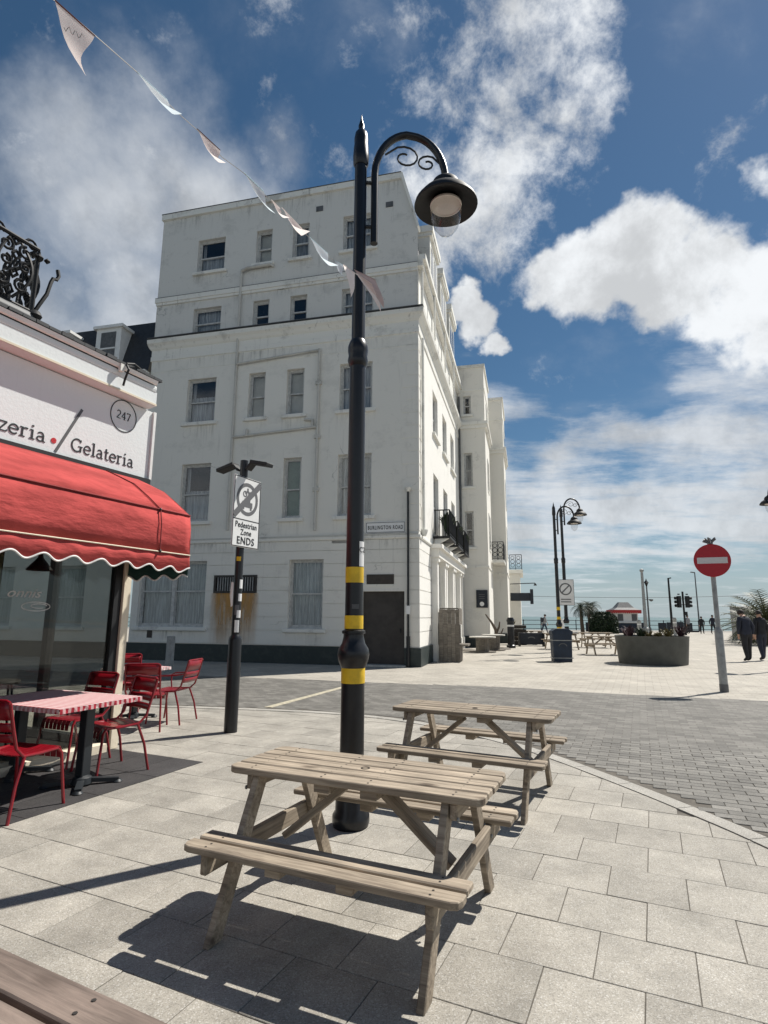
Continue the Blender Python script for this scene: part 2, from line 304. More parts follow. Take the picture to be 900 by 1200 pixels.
mat('leaf_dark', (.020, .045, .016), .6, var=.5, vscale=9, rnd=.2)
mat('leaf_mid', (.055, .085, .025), .6, var=.5, vscale=9, rnd=.2)
mat('leaf_purple', (.06, .022, .03), .6, var=.4)
mat('leaf_yellow', (.16, .13, .045), .6, var=.4)
mat('frond', (.075, .085, .032), .55, var=.4, vscale=3)
mat('kiosk_red', (.45, .03, .03), .6)
mat('skin', (.48, .29, .21), .6)
mat('cloth_black', (.022, .022, .026), .85, var=.3)
mat('cloth_navy', (.026, .031, .05), .85, var=.3)
mat('cloth_grey', (.33, .33, .34), .85, var=.3)
mat('denim', (.03, .042, .075), .85, var=.3)
mat('hair', (.02, .015, .012), .7)
mat('rust', (.30, .135, .035), .9, var=.3)
mat('iron_grate', (.055, .05, .045), .6, metal=.3, var=.4)
def cloth(name, col):
    m = bpy.data.materials.new(name); m.use_nodes = True; nt = m.node_tree; nt.nodes.clear(); L = nt.links.new; o = node(nt, 'ShaderNodeOutputMaterial')
    tc = node(nt, 'ShaderNodeTexCoord'); n = node(nt, 'ShaderNodeTexNoise'); L(tc.outputs['Object'], n.inputs[0]); n.inputs['Scale'].default_value = 9; mx = node(nt, 'ShaderNodeMix', data_type='RGBA'); L(n.outputs[0], mx.inputs[0]); mx.inputs[6].default_value = (*col, 1); mx.inputs[7].default_value = (*[c * .88 for c in col], 1)
    a = node(nt, 'ShaderNodeBsdfDiffuse'); b = node(nt, 'ShaderNodeBsdfTranslucent'); x = node(nt, 'ShaderNodeMixShader'); x.inputs[0].default_value = .6
    for q in (a, b): L(mx.outputs[2], q.inputs[0])
    L(a.outputs[0], x.inputs[1]); L(b.outputs[0], x.inputs[2]); L(x.outputs[0], o.inputs[0]); MATS[name] = m
cloth('pink_cloth', (.95, .89, .86)); cloth('blue_cloth', (.78, .89, .94)); cloth('brown_cloth', (.22, .11, .10)); cloth('dusk_cloth', (.62, .50, .48))
mat('cord', (.55, .55, .53), .7)
mat('plate_dark', (.05, .04, .032), .55, var=.3)
mat('reflector', (.75, .70, .64), .35, var=.1)
mat('olive_paint', (.10, .095, .045), .5)
mat('dark_timber', (.03, .024, .019), .7, var=.3)
mat('thatch', (.16, .12, .065), .95, var=.5, vscale=30)
mat('tyre', (.012, .012, .012), .8)
mat('line_paint', (.52, .47, .35), .8, var=.35, vscale=14)
mat('concrete_pale', (.55, .53, .48), .8, var=.25)
woodmat('picnic_wood', (.43, .36, .275), (.185, .148, .112), (.07, .048, .033))
woodmat('picnic_wood_brown', (.27, .21, .175), (.125, .097, .082), (.05, .034, .027))
woodmat('reel_wood', (.24, .215, .18), (.12, .105, .09), (.06, .05, .04))
glassmat('pane_glass', (.95, .96, .96), 1.0)
glassmat('shop_glass', (.84, .85, .83), .5)
glassmat('clear_bowl', (.88, .88, .88), 1.0)
# the checked tablecloth and the rust run below the grille are flat print / stain
def check_cloth():
    m = mat('check_cloth', (.7, .6, .58), .8); nt = m.node_tree; L = nt.links.new; tc = node(nt, 'ShaderNodeTexCoord'); se = node(nt, 'ShaderNodeSeparateXYZ'); L(tc.outputs['Object'], se.inputs[0])
    outs = []
    for i in (0, 1):
        f = node(nt, 'ShaderNodeMath', operation='MULTIPLY'); L(se.outputs[i], f.inputs[0]); f.inputs[1].default_value = 1 / .055
        fr = node(nt, 'ShaderNodeMath', operation='FRACT'); L(f.outputs[0], fr.inputs[0])
        g = node(nt, 'ShaderNodeMath', operation='GREATER_THAN'); L(fr.outputs[0], g.inputs[0]); g.inputs[1].default_value = .5; outs.append(g.outputs[0])
    s = node(nt, 'ShaderNodeMath', operation='ADD'); L(outs[0], s.inputs[0]); L(outs[1], s.inputs[1])
    h = node(nt, 'ShaderNodeMath', operation='MULTIPLY'); L(s.outputs[0], h.inputs[0]); h.inputs[1].default_value = .5
    mx = node(nt, 'ShaderNodeMix', data_type='RGBA'); L(h.outputs[0], mx.inputs[0]); mx.inputs[6].default_value = (.74, .66, .64, 1); mx.inputs[7].default_value = (.36, .012, .03, 1)
    L(mx.outputs[2], bsdf(m).inputs['Base Color'])
check_cloth()

# ------------------------------------------------------------------ mesh helpers
class MB:
    def __init__(s): s.v = []; s.f = []; s.sm = []
    def add(s, vs, fs, smooth=False):
        k = len(s.v); s.v += [tuple(v) for v in vs]; s.f += [tuple(i + k for i in f) for f in fs]; s.sm += [smooth] * len(fs); return s
    def box(s, x0, x1, y0, y1, z0, z1):
        return s.add([(x, y, z) for z in (z0, z1) for y in (y0, y1) for x in (x0, x1)], [(0, 2, 3, 1), (4, 5, 7, 6), (0, 1, 5, 4), (2, 6, 7, 3), (0, 4, 6, 2), (1, 3, 7, 5)])
    def bar(s, a, b, w, h, up=(0, 0, 1)):
        a, b = Vector(a), Vector(b); d = (b - a).normalized(); u = Vector(up); sd = d.cross(u)
        if sd.length < 1e-5: sd = d.cross(Vector((1, 0, 0)))
        sd.normalize(); u = sd.cross(d); sd *= w / 2; u *= h / 2
        return s.add([p + i * sd + j * u for p in (a, b) for i, j in ((-1, -1), (1, -1), (1, 1), (-1, 1))], [(0, 1, 2, 3), (7, 6, 5, 4), (0, 4, 5, 1), (1, 5, 6, 2), (2, 6, 7, 3), (3, 7, 4, 0)])
    def tube(s, pts, r, seg=8, cap=True):
        pts = [Vector(p) for p in pts]; rr = r if isinstance(r, (list, tuple)) else [r] * len(pts)
        vs, fs = [], []; pu = None
        for i, p in enumerate(pts):
            d = (pts[min(i + 1, len(pts) - 1)] - pts[max(i - 1, 0)]).normalized()
            if pu is None:
                pu = d.cross(Vector((0, 0, 1)))
                if pu.length < 1e-3: pu = d.cross(Vector((1, 0, 0)))
            pu = (pu - d * pu.dot(d)).normalized(); w = d.cross(pu)
            vs += [p + (pu * math.cos(a) + w * math.sin(a)) * rr[i] for a in [2 * math.pi * k / seg for k in range(seg)]]
        for i in range(len(pts) - 1):
            for k in range(seg):
                fs.append((i * seg + k, i * seg + (k + 1) % seg, (i + 1) * seg + (k + 1) % seg, (i + 1) * seg + k))
        s.add(vs, fs, True)
        if cap:
            n = len(s.v) - len(vs); s.f.append(tuple(n + k for k in range(seg))[::-1]); s.f.append(tuple(n + (len(pts) - 1) * seg + k for k in range(seg))); s.sm += [False, False]
        return s
    def lathe(s, prof, seg=24, c=(0, 0, 0), closed=True):
        vs, fs = [], []
        for r, z in prof: vs += [(c[0] + r * math.cos(2 * math.pi * k / seg), c[1] + r * math.sin(2 * math.pi * k / seg), c[2] + z) for k in range(seg)]
        for i in range(len(prof) - 1):
            for k in range(seg): fs.append((i * seg + k, i * seg + (k + 1) % seg, (i + 1) * seg + (k + 1) % seg, (i + 1) * seg + k))
        s.add(vs, fs, True)
        if closed:
            n = len(s.v) - len(vs); s.f.append(tuple(n + k for k in range(seg))[::-1]); s.f.append(tuple(n + (len(prof) - 1) * seg + k for k in range(seg))); s.sm += [False, False]
        return s
    def prism(s, poly, a, b, fn):
        """poly of 2-D points, extruded from a to b; fn(u, v, t) -> xyz"""
        n = len(poly); vs = [fn(u, v, a) for u, v in poly] + [fn(u, v, b) for u, v in poly]
        fs = [tuple(range(n))[::-1], tuple(range(n, 2 * n))] + [(i, (i + 1) % n, n + (i + 1) % n, n + i) for i in range(n)]
        return s.add(vs, fs)
    def build(s, name, m, parent=None, bevel=0, loc=None, rot=None, fix=True):
        me = bpy.data.meshes.new(name); me.from_pydata(s.v, [], s.f)
        for p, q in zip(me.polygons, s.sm): p.use_smooth = q
        if fix or bevel:
            bm = bmesh.new(); bm.from_mesh(me)
            bmesh.ops.recalc_face_normals(bm, faces=bm.faces)
            if bevel: bmesh.ops.bevel(bm, geom=list(bm.edges), offset=bevel, segments=1, affect='EDGES', profile=.5)
            bm.to_mesh(me); bm.free()
        if any(s.sm): me.set_sharp_from_angle(angle=R(40))
        me.materials.append(MATS[m] if isinstance(m, str) else m)
        return link(name, me, parent, loc, rot)
def link(name, me, parent=None, loc=None, rot=None):
    o = bpy.data.objects.new(name, me); COL.objects.link(o)
    if parent: o.parent = parent
    if loc is not None: o.location = loc
    if rot is not None: o.rotation_euler = rot
    return o
def tag(o, label, cat, group=None):
    o['label'] = label; o['category'] = cat
    if group: o['group'] = group
    return o
def thing(name, label, cat, loc=(0, 0, 0), rz=0.0, group=None):
    o = bpy.data.objects.new(name, None); COL.objects.link(o); o.location = loc; o.rotation_euler = (0, 0, rz); o.empty_display_size = .1
    return tag(o, label, cat, group)
def struct(o): o['kind'] = 'structure'; return o
def copy_tree(o, parent=None):
    c = o.copy(); COL.objects.link(c); c.parent = parent
    for ch in [x for x in ALLCH(o)]: copy_tree(ch, c)
    return c
def ALLCH(o): return [x for x in bpy.data.objects if x.parent == o]
def dup(o, loc, rz, label, group=None, scale=None):
    c = copy_tree(o); c.location = loc; c.rotation_euler = (0, 0, rz); c['label'] = label
    if group: c['group'] = group
    if scale: c.scale = (scale,) * 3
    return c
def box_part(name, m, parent, dims, bevel=0): return MB().box(*dims).build(name, m, parent, bevel)
def text(name, body, size, m, parent, loc, rot, align='CENTER', ext=.002, sx=1.0, bold=0.0, space=1.0):
    cu = bpy.data.curves.new(name, 'FONT'); cu.body = body; cu.size = size; cu.align_x = align; cu.align_y = 'BOTTOM_BASELINE'; cu.extrude = ext; cu.offset = bold; cu.space_character = space; cu.resolution_u = 3
    t = bpy.data.objects.new(name, cu); COL.objects.link(t); bpy.context.view_layer.update()
    me = bpy.data.meshes.new_from_object(t.evaluated_get(bpy.context.evaluated_depsgraph_get())); bpy.data.objects.remove(t)
    me.materials.clear(); me.materials.append(MATS[m])
    o = link(name, me, parent, loc, rot); o.scale = (sx, 1, 1); return o
def arc(cx, cy, rx, ry, a0, a1, n=12): return [(cx + rx * math.cos(R(a0 + (a1 - a0) * i / n)), cy + ry * math.sin(R(a0 + (a1 - a0) * i / n))) for i in range(n + 1)]
def ribbon(mb, pts, w, y=0.0, t=.004, fn=None):
    """flat stroke in the x-z plane"""
    fn = fn or (lambda u, v, k: (u, k, v)); n = len(pts); L_, R_ = [], []
    for i, p in enumerate(pts):
        a, b = pts[max(0, i - 1)], pts[min(n - 1, i + 1)]; dx, dz = b[0] - a[0], b[1] - a[1]; l = math.hypot(dx, dz) or 1
        L_.append((p[0] - dz / l * w / 2, p[1] + dx / l * w / 2)); R_.append((p[0] + dz / l * w / 2, p[1] - dx / l * w / 2))
    k = len(mb.v)
    for i in range(n - 1): mb.prism([L_[i], L_[i + 1], R_[i + 1], R_[i]], y, y - t, fn)
    return mb

# ------------------------------------------------------------------ ground
E1 = Vector((math.cos(R(-25)), math.sin(R(-25)), 0)); E2 = Vector((math.cos(R(65)), math.sin(R(65)), 0)); N2 = Vector((E2.y, -E2.x, 0))
def sheet(name, poly, z, m, parent=None):
    o = MB().add([(x, y, z) for x, y in poly], [tuple(range(len(poly)))]).build(name, m, parent, fix=False)
    if o.data.polygons[0].normal.z < 0: o.data.flip_normals()
    return o
plaza = struct(sheet('plaza', [(-60, -40), (60, -40), (60, 64), (-60, 64)], -.005, 'joint_sand'))
# kerb line between the near slabs and the block carriageway
KERB = [(3.05, -6), (3.02, 0), (2.95, 2), (2.82, 3.4), (2.667, 4.26), (2.53, 4.78), (2.38, 5.28), (2.18, 5.86), (1.96, 6.45), (1.66, 7.1), (1.25, 7.75), (.75, 8.35), (.15, 8.85), (-.6, 9.25), (-1.5, 9.52), (-2.6, 9.72), (-4.2, 9.95), (-8, 10.3), (-30, 12.4)]
def smooth(pts, n=4):
    out = []
    for i in range(len(pts) - 1):
        p0, p1, p2, p3 = [Vector((*pts[min(max(i + k, 0), len(pts) - 1)], 0)) for k in (-1, 0, 1, 2)]
        for j in range(n):
            t = j / n; out.append(.5 * ((2 * p1) + (p2 - p0) * t + (2 * p0 - 5 * p1 + 4 * p2 - p3) * t * t + (3 * p1 - p0 - 3 * p2 + p3) * t ** 3))
    return out + [Vector((*pts[-1], 0))]
KS = smooth(KERB)
def offset_line(pts, d):
    out = []
    for i, p in enumerate(pts):
        t = (pts[min(i + 1, len(pts) - 1)] - pts[max(i - 1, 0)]).normalized(); out.append(p + Vector((t.y, -t.x, 0)) * d)
    return out
KI = offset_line(KS, -.15)       # inner (pavement) side of the kerb strip
FAR = [(9.5, -6), (9.5, 9.6), (7.05, 10.83), (6.3, 11.1), (5.47, 11.42), (4.26, 11.8), (3.42, 12.3), (2.1, 12.85), (.6, 13.15), (-.4, 13.45), (-1.8, 13.9), (-6, 14.9), (-12, 16.3), (-30, 20.6)]
def inside_near(p):   # pavement side of the kerb
    best = min(range(len(KS)), key=lambda i: (KS[i] - p).length_squared); t = (KS[min(best + 1, len(KS) - 1)] - KS[max(best - 1, 0)]).normalized(); r = p - KS[best]
    return t.x * r.y - t.y * r.x
road = struct(sheet('block_carriageway', [(p.x, p.y) for p in KS] + [(x, y) for x, y in reversed(FAR)], .002, 'joint_sand'))
far_plaza = struct(sheet('seafront_plaza', FAR + [(-30, 60), (58, 60), (58, -6)], .001, 'far_paving'))
# kerb pieces
kerb_root = struct(thing('kerb_strip', 'pale flush kerb curving between slabs and carriageway', 'kerb')); del kerb_root['label'], kerb_root['category']
acc = 0; k0 = 0
for i in range(1, len(KS)):
    seg = (KS[i] - KS[i - 1]).length; acc += seg
    if acc > .55 or i == len(KS) - 1:
        a = [KI[j] for j in range(k0, i + 1)]; b = [KS[j] for j in range(k0, i + 1)]
        if b[0].y > -1 and b[0].x > -9:
            da = (a[1] - a[0]).normalized() * .004; db = (a[-1] - a[-2]).normalized() * .004
            poly = [(a[0] + da)] + a[1:-1] + [(a[-1] - db), (b[-1] - db)] + b[1:-1][::-1] + [(b[0] + da)]
            MB().prism([(p.x, p.y) for p in poly], -.03, .008, lambda u, v, t: (u, v, t)).build('kerb_stone', 'kerb_granite', kerb_root)
        acc = 0; k0 = i
# near granite slabs: 0.40 m courses, half bonded
SL = .405
slabm = []
for i in range(3):
    h = SL / 2 - .0022
    slabm.append(MB().box(-h, h, -h, h, -.04, 0).build('slab', 'slab_granite', bevel=.002).data)
for o in [o for o in COL.objects if o.name.startswith('slab')]: bpy.data.objects.remove(o)
CAFE = Vector((-3.08, 6.78, 0))
def cafe_so(p): d = p - CAFE; return d.dot(E2), d.dot(N2)
cand = []
for r in range(-2, 34):
    for q in range(-26, 16):
        w = 2.83 - 7 * SL + r * SL + SL / 2; s = -.335 + q * SL + SL / 2 + (SL / 2 if r % 2 == 0 else 0)
        p = E1 * s + E2 * w
        if p.y < 1.5: continue
        if inside_near(p) < -.02: continue
        cs, co = cafe_so(p)
        if cs < -.15 and co < 1.2: continue
        if co < -.2 and cs < .2: continue
        if abs(p.x) > p.y * .78 + .6 or p.y > 11.6: continue
        cand.append((p.length, p))
cand.sort(key=lambda c: c[0])
for i, (l, p) in enumerate(cand[:300]):
    o = link('slab', slabm[i % 3], plaza, (p.x, p.y, random.uniform(-.0015, .0015)), (random.uniform(-.002, .002), random.uniform(-.002, .002), R(-25) + (math.pi if random.random() < .5 else 0)))
print('slabs', len(cand))
if len(cand) > 300:
    mb = MB()
    for l, p in cand[300:]:
        h = SL / 2 - .004; mb.add([p + E1 * i * h + E2 * j * h for i, j in ((-1, -1), (1, -1), (1, 1), (-1, 1))], [(0, 1, 2, 3)])
    o = mb.build('distant_slabs', 'slab_granite', plaza, fix=False); o['kind'] = 'stuff'
# dark tiles below the cafe awning
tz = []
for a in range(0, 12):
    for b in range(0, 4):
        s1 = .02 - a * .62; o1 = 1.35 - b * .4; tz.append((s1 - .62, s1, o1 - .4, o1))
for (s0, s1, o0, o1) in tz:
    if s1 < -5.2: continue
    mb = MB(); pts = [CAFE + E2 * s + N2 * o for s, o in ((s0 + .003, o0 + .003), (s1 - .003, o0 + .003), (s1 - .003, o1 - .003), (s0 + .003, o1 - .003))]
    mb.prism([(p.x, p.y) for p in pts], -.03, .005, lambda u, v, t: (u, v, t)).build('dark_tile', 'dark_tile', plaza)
# blocks of the carriageway, the near ones singly
bw, bh = .21, .105
blk = MB().box(-bw / 2 + .003, bw / 2 - .003, -bh / 2 + .003, bh / 2 - .003, -.03, .008).build('paving_block', 'block_granite', bevel=.003).data
bpy.data.objects.remove([o for o in COL.objects if o.name.startswith('paving_block')][0])
BD = R(-24); B1 = Vector((math.cos(BD), math.sin(BD), 0)); B2 = Vector((-B1.y, B1.x, 0))
RP = [(p.x, p.y) for p in KS] + list(reversed(FAR))
def in_poly(x, y, P):
    c = False
    for i in range(len(P)):
        (x0, y0), (x1, y1) = P[i - 1], P[i]
        if (y0 > y) != (y1 > y) and x < (x1 - x0) * (y - y0) / (y1 - y0) + x0: c = not c
    return c
bc = []
for r in range(0, 200):
    for q in range(-95, 60):
        p = B1 * (q * bw + (bw / 2 if r % 2 else 0)) + B2 * (r * bh)
        if not (2 < p.y < 18) or abs(p.x) > p.y * .75 + .3: continue
        if inside_near(p) > -.075: continue
        if not in_poly(p.x, p.y, RP): continue
        bc.append(((p - Vector((0, 0, 1.5))).length, p))
bc.sort(key=lambda c: c[0])
for i, (l, p) in enumerate(bc[:300]):
    link('paving_block', blk, road, (p.x, p.y, random.uniform(-.0015, .0015)), (0, 0, BD))
mb = MB()
for l, p in bc[300:]:
    hx, hy = bw / 2 - .003, bh / 2 - .003; mb.add([p + B1 * i * hx + B2 * j * hy + Vector((0, 0, .006)) for i, j in ((-1, -1), (1, -1), (1, 1), (-1, 1))], [(0, 1, 2, 3)])
print('blocks', len(bc))
# each far block keeps a tone of its own through a face colour
m = MATS['block_granite'].copy(); m.name = 'block_sheet'; MATS['block_sheet'] = m
nt = m.node_tree; at = node(nt, 'ShaderNodeAttribute', attribute_name='tone')
for n in nt.nodes:
    if n.type == 'OBJECT_INFO':
        for lk in list(n.outputs['Random'].links): nt.links.new(at.outputs['Fac'], lk.to_socket)
o = mb.build('distant_blocks', 'block_sheet', road, fix=False); o['kind'] = 'stuff'
ta = o.data.attributes.new('tone', 'FLOAT', 'FACE')
for i in range(len(ta.data)): ta.data[i].value = random.random()
# pale line painted across the carriageway
struct(MB().prism([(-1.95, 9.75), (-1.82, 9.72), (-.72, 12.6), (-.84, 12.64)], .004, .012, lambda u, v, t: (u, v, t)).build('road_marking', 'line_paint'))
# promenade, beach and sea
struct(sheet('promenade', [(-300, 60.05), (400, 60.05), (400, 68), (-300, 68)], .0, 'promenade_tarmac'))
struct(sheet('beach', [(-800, 68), (900, 68), (900, 95), (-800, 95)], -3.0, 'shingle'))
struct(sheet('sea', [(-30000, 94), (30000, 94), (30000, 40000), (-30000, 40000)], -4.0, 'sea'))

# ------------------------------------------------------------------ hotel
HC = Vector((1.09, 17.39, 0)); HROT = math.atan2(-.239, .971)
hotel = thing('hotel', 'tall grimy white rendered hotel with a green plinth on the street corner', 'hotel', HC, HROT)
def wall_holes(mb, u0, u1, z0, z1, holes, fn, depth=.16):
    """front skin at t=0 with openings and reveals going back to t=depth"""
    us = sorted({u0, u1, *[h[0] for h in holes], *[h[1] for h in holes]}); us = [u for u in us if u0 <= u <= u1]
    zs = sorted({z0, z1, *[h[2] for h in holes], *[h[3] for h in holes]}); zs = [z for z in zs if z0 <= z <= z1]
    for i in range(len(us) - 1):
        for j in range(len(zs) - 1):
            cu, cz_ = (us[i] + us[i + 1]) / 2, (zs[j] + zs[j + 1]) / 2
            if any(h[0] < cu < h[1] and h[2] < cz_ < h[3] for h in holes): continue
            mb.add([fn(us[i], zs[j], 0), fn(us[i + 1], zs[j], 0), fn(us[i + 1], zs[j + 1], 0), fn(us[i], zs[j + 1], 0)], [(0, 1, 2, 3)])
    for a, b, c, d in holes:
        for p, q in (((a, c), (a, d)), ((a, d), (b, d)), ((b, d), (b, c)), ((b, c), (a, c))):
            mb.add([fn(*p, 0), fn(*q, 0), fn(*q, depth), fn(*p, depth)], [(0, 1, 2, 3)])
    return mb
def sash(parent, u0, u1, z0, z1, fn, inside='curtain', depth=.17, mid=.52, sill=True, leaves=1, drop=1.0, label=None):
    """sash window as a part of its building: outer frame > sashes, panes, curtain, sill"""
    def bx(mb, a, b, c, d, t0, t1):
        vs = [fn(u, z, t) for t in (t0, t1) for z in (c, d) for u in (a, b)]
        return mb.add(vs, [(0, 1, 3, 2), (4, 6, 7, 5), (0, 4, 5, 1), (2, 3, 7, 6), (0, 2, 6, 4), (1, 5, 7, 3)])
    f = .06; mb = MB()
    bx(mb, u0, u0 + f, z0, z1, depth - .05, depth + .05); bx(mb, u1 - f, u1, z0, z1, depth - .05, depth + .05); bx(mb, u0 + f, u1 - f, z1 - f, z1, depth - .05, depth + .05); bx(mb, u0 + f, u1 - f, z0, z0 + .05, depth - .05, depth + .05)
    for k in range(1, leaves):
        um = u0 + (u1 - u0) * k / leaves; bx(mb, um - .06, um + .06, z0 + .05, z1 - f, depth - .055, depth + .045)
    w = mb.build('window', 'sash_white', parent)
    if label: w['label'] = label
    lw = (u1 - u0) / leaves
    for k in range(leaves):
        a, b = u0 + lw * k + f, u0 + lw * (k + 1) - f; zm = z0 + (z1 - z0) * (1 - mid)
        mb = MB()
        bx(mb, a, b, zm - .025, zm + .025, depth - .03, depth + .03)
        for x in (a, b - .035): bx(mb, x, x + .035, z0 + .05, zm - .025, depth - .005, depth + .03); bx(mb, x, x + .035, zm + .025, z1 - f, depth - .03, depth + .005)
        bx(mb, a + .035, b - .035, z0 + .05, z0 + .11, depth - .004, depth + .029); bx(mb, a + .035, b - .035, z1 - f - .035, z1 - f, depth - .029, depth + .004)
        mb.build('sash_rail', 'sash_white', w)
        for c, d, t in ((z0 + .11, zm - .025, depth + .015), (zm + .025, z1 - f - .035, depth - .012)):
            bx(MB(), a + .036, b - .036, c, d, t - .003, t + .003).build('pane', 'pane_glass', w)
        mb = MB()
        if inside == 'net':
            n = 26; top = z0 + (z1 - z0) * drop
            for i in range(n):
                x0, x1 = a + (b - a) * i / n, a + (b - a) * (i + 1) / n; t0, t1 = depth + .10 + .025 * math.sin(i * 2.1), depth + .10 + .025 * math.sin((i + 1) * 2.1)
                mb.add([fn(x0, z0, t0), fn(x1, z0, t1), fn(x1, top, t1), fn(x0, top, t0)], [(0, 1, 2, 3)], True)
            mb.build('curtain', 'curtain', w)
            if drop < .95:
                c2 = MB()
                for i in range(4):
                    x0, x1 = a + .03 * i, a + .03 * (i + 1); t0, t1 = depth + .15 + .03 * (i % 2), depth + .15 + .03 * ((i + 1) % 2)
                    c2.add([fn(x0, z0, t0), fn(x1, z0, t1), fn(x1, z1, t1), fn(x0, z1, t0)], [(0, 1, 2, 3)], True)
                c2.build('curtain', 'curtain', w)
        elif inside != 'dark':
            mb.add([fn(a, z0, depth + .09), fn(b, z0, depth + .09), fn(b, z1, depth + .09), fn(a, z1, depth + .09)], [(0, 1, 2, 3)]).build('blind', inside, w)
    # closed dark room behind the window
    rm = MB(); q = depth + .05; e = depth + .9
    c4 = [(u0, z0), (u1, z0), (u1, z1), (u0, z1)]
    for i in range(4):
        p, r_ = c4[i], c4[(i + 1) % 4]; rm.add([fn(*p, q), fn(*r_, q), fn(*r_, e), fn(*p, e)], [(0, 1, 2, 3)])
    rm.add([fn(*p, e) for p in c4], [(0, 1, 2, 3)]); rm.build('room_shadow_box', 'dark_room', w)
    if sill: bx(MB(), u0 - .13, u1 + .13, z0 - .12, z0 - .002, -.10, depth).build('sill', 'trim_white', w, bevel=.01)
    return w
fL = lambda u, z, t: (u, t, z)              # left facade, u = local x (negative to the left), t back into the house
fR = lambda u, z, t: (-t, u, z)             # right facade, u = local y
W_ = 10.06
rows = {'a': (14.15, 15.52), 'b': (11.56, 12.68), 'c': (8.22, 9.88), 'd': (4.64, 6.70)}
cols = {1: (-8.47, -7.33), 2: (-6.05, -5.42), 3: (-4.61, -3.97), 4: (-2.69, -1.55)}
HL = []
for r, (z0, z1) in rows.items():
    for c_, (u0, u1) in cols.items():
        if r == 'd' and c_ == 2: continue
        HL.append((u0, u1, z0, z1, r, c_))
G1 = (-9.8, -7.25, 1.09, 3.28); G3 = (-4.27, -3.1, 1.08, 3.27); DOOR = (-1.78, -.46, 0, 2.24); VENT = (-6.94, -5.38, 2.2, 2.79)
# storeys: ground (rusticated), middle, upper
gh = [G1, G3, DOOR, VENT]
base = MB(); wall_holes(base, -W_, -.0, 0, 3.86, gh, lambda u, z, t: (u, t + .02, z), .3)
base.build('ground_storey_wall', 'render_white', hotel)
edges = [.56, 1.02, 1.44, 1.86, 2.28, 2.70, 3.12, 3.54, 3.86]
for i in range(len(edges) - 1):
    z0, z1 = edges[i] + .008, edges[i + 1] - .008; mb = MB(); cuts = sorted({-W_, 0, *[x for h in gh for x in h[:2]]}); zc = sorted({z0, z1, *[z for h in gh for z in h[2:] if z0 < z < z1]})
    for a, b in zip(cuts, cuts[1:]):
        for c, d in zip(zc, zc[1:]):
            if any(h[0] < (a + b) / 2 < h[1] and h[2] < (c + d) / 2 < h[3] for h in gh): continue
            MB().box(a, b, -.004, .019, c, d).build('render_course', 'render_white', hotel)
mb = MB(); pc = [(-W_ - .04, -1.78), (-.46, .05)]
for a, b in pc: mb.box(a, b, -.05, .0, 0, .55)
mb.box(0.02, .05, 0, 11.7, 0, .55)
mb.build('plinth', 'plinth_green', hotel)
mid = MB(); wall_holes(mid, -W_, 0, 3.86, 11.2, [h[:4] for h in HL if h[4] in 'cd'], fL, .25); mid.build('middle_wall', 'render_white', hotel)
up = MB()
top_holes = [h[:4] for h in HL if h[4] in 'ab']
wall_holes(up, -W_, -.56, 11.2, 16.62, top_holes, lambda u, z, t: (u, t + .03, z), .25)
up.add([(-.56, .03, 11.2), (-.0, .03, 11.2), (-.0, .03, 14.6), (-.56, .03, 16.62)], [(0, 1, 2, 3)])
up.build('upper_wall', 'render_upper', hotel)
# coping of the parapet and gable
mb = MB(); mb.box(-W_ - .05, -.56, -.06, .28, 16.62, 16.84); mb.prism([(-.56, 16.62), (-.0, 14.6), (.06, 14.66), (-.52, 16.84), (-.56, 16.84)], -.06, .28, lambda u, v, t: (u, t, v)); mb.build('parapet_coping', 'trim_white', hotel)
# cornices and string courses run round the corner
def cornice(name, prof, x0, x1, y1, m, parent):
    """prof = [(projection, z)]; along the left facade from x0 to 0 and back along the right facade to y1"""
    mb = MB(); n = len(prof)
    path = lambda p, z: [(x0 - min(p, .12), -p, z), (x1 + p, -p, z), (x1 + p, y1, z)]
    vs = [v for p, z in prof for v in path(p, z)]
    fs = [(i * 3 + k, i * 3 + k + 1, (i + 1) * 3 + k + 1, (i + 1) * 3 + k) for i in range(n - 1) for k in (0, 1)]
    mb.add(vs, fs); mb.add([(x0 - min(p, .12), -p, z) for p, z in prof] + [(x0, .02, prof[-1][1]), (x0, .02, prof[0][1])], [tuple(range(n + 2))])
    return mb.build(name, m, parent)
cornice('main_cornice', [(0, 10.72), (.035, 10.74), (.035, 10.9), (.02, 10.92), (.02, 11.15), (.07, 11.2), (.12, 11.3), (.20, 11.38), (.22, 11.52), (.0, 11.58)], -W_, 0, 11.7, 'trim_white', hotel)
MB().box(-W_ - .05, .0, -.05, .028, 13.1, 13.28).box(-W_ - .02, .0, -.02, .028, 13.0, 13.098).build('string_course', 'trim_white', hotel)
cornice('ground_string', [(0, 3.862), (.02, 3.865), (.05, 3.9), (.05, 3.97), (0, 4.02)], -W_, 0, 11.7, 'trim_white', hotel)
MB().box(-W_, -.01, -.012, .0, 10.3, 10.325).build('string_course', 'trim_white', hotel)
# windows of the left facade
style = {('a', 1): ('net', .55), ('a', 2): ('blind', 1), ('a', 3): ('net', 1), ('a', 4): ('net', 1), ('b', 1): ('net', .97), ('b', 2): ('dark', 1), ('b', 3): ('dark', 1), ('b', 4): ('net', 1),
         ('c', 1): ('net', .62), ('c', 2): ('blind', 1), ('c', 3): ('blind', 1), ('c', 4): ('net', 1), ('d', 1): ('net', .55), ('d', 3): ('green_blind', 1), ('d', 4): ('net', 1)}
for (u0, u1, z0, z1, r, c_) in HL:
    ins, dr = style[(r, c_)]
    off = .03 if r in 'ab' else 0
    sash(hotel, u0, u1, z0, z1, (lambda u, z, t, o=off: (u, t + o, z)), ins, drop=dr)
gf = lambda u, z, t: (u, t, z)
sash(hotel, *G1, gf, 'net', leaves=2, mid=.46); sash(hotel, *G3, gf, 'net', mid=.5)
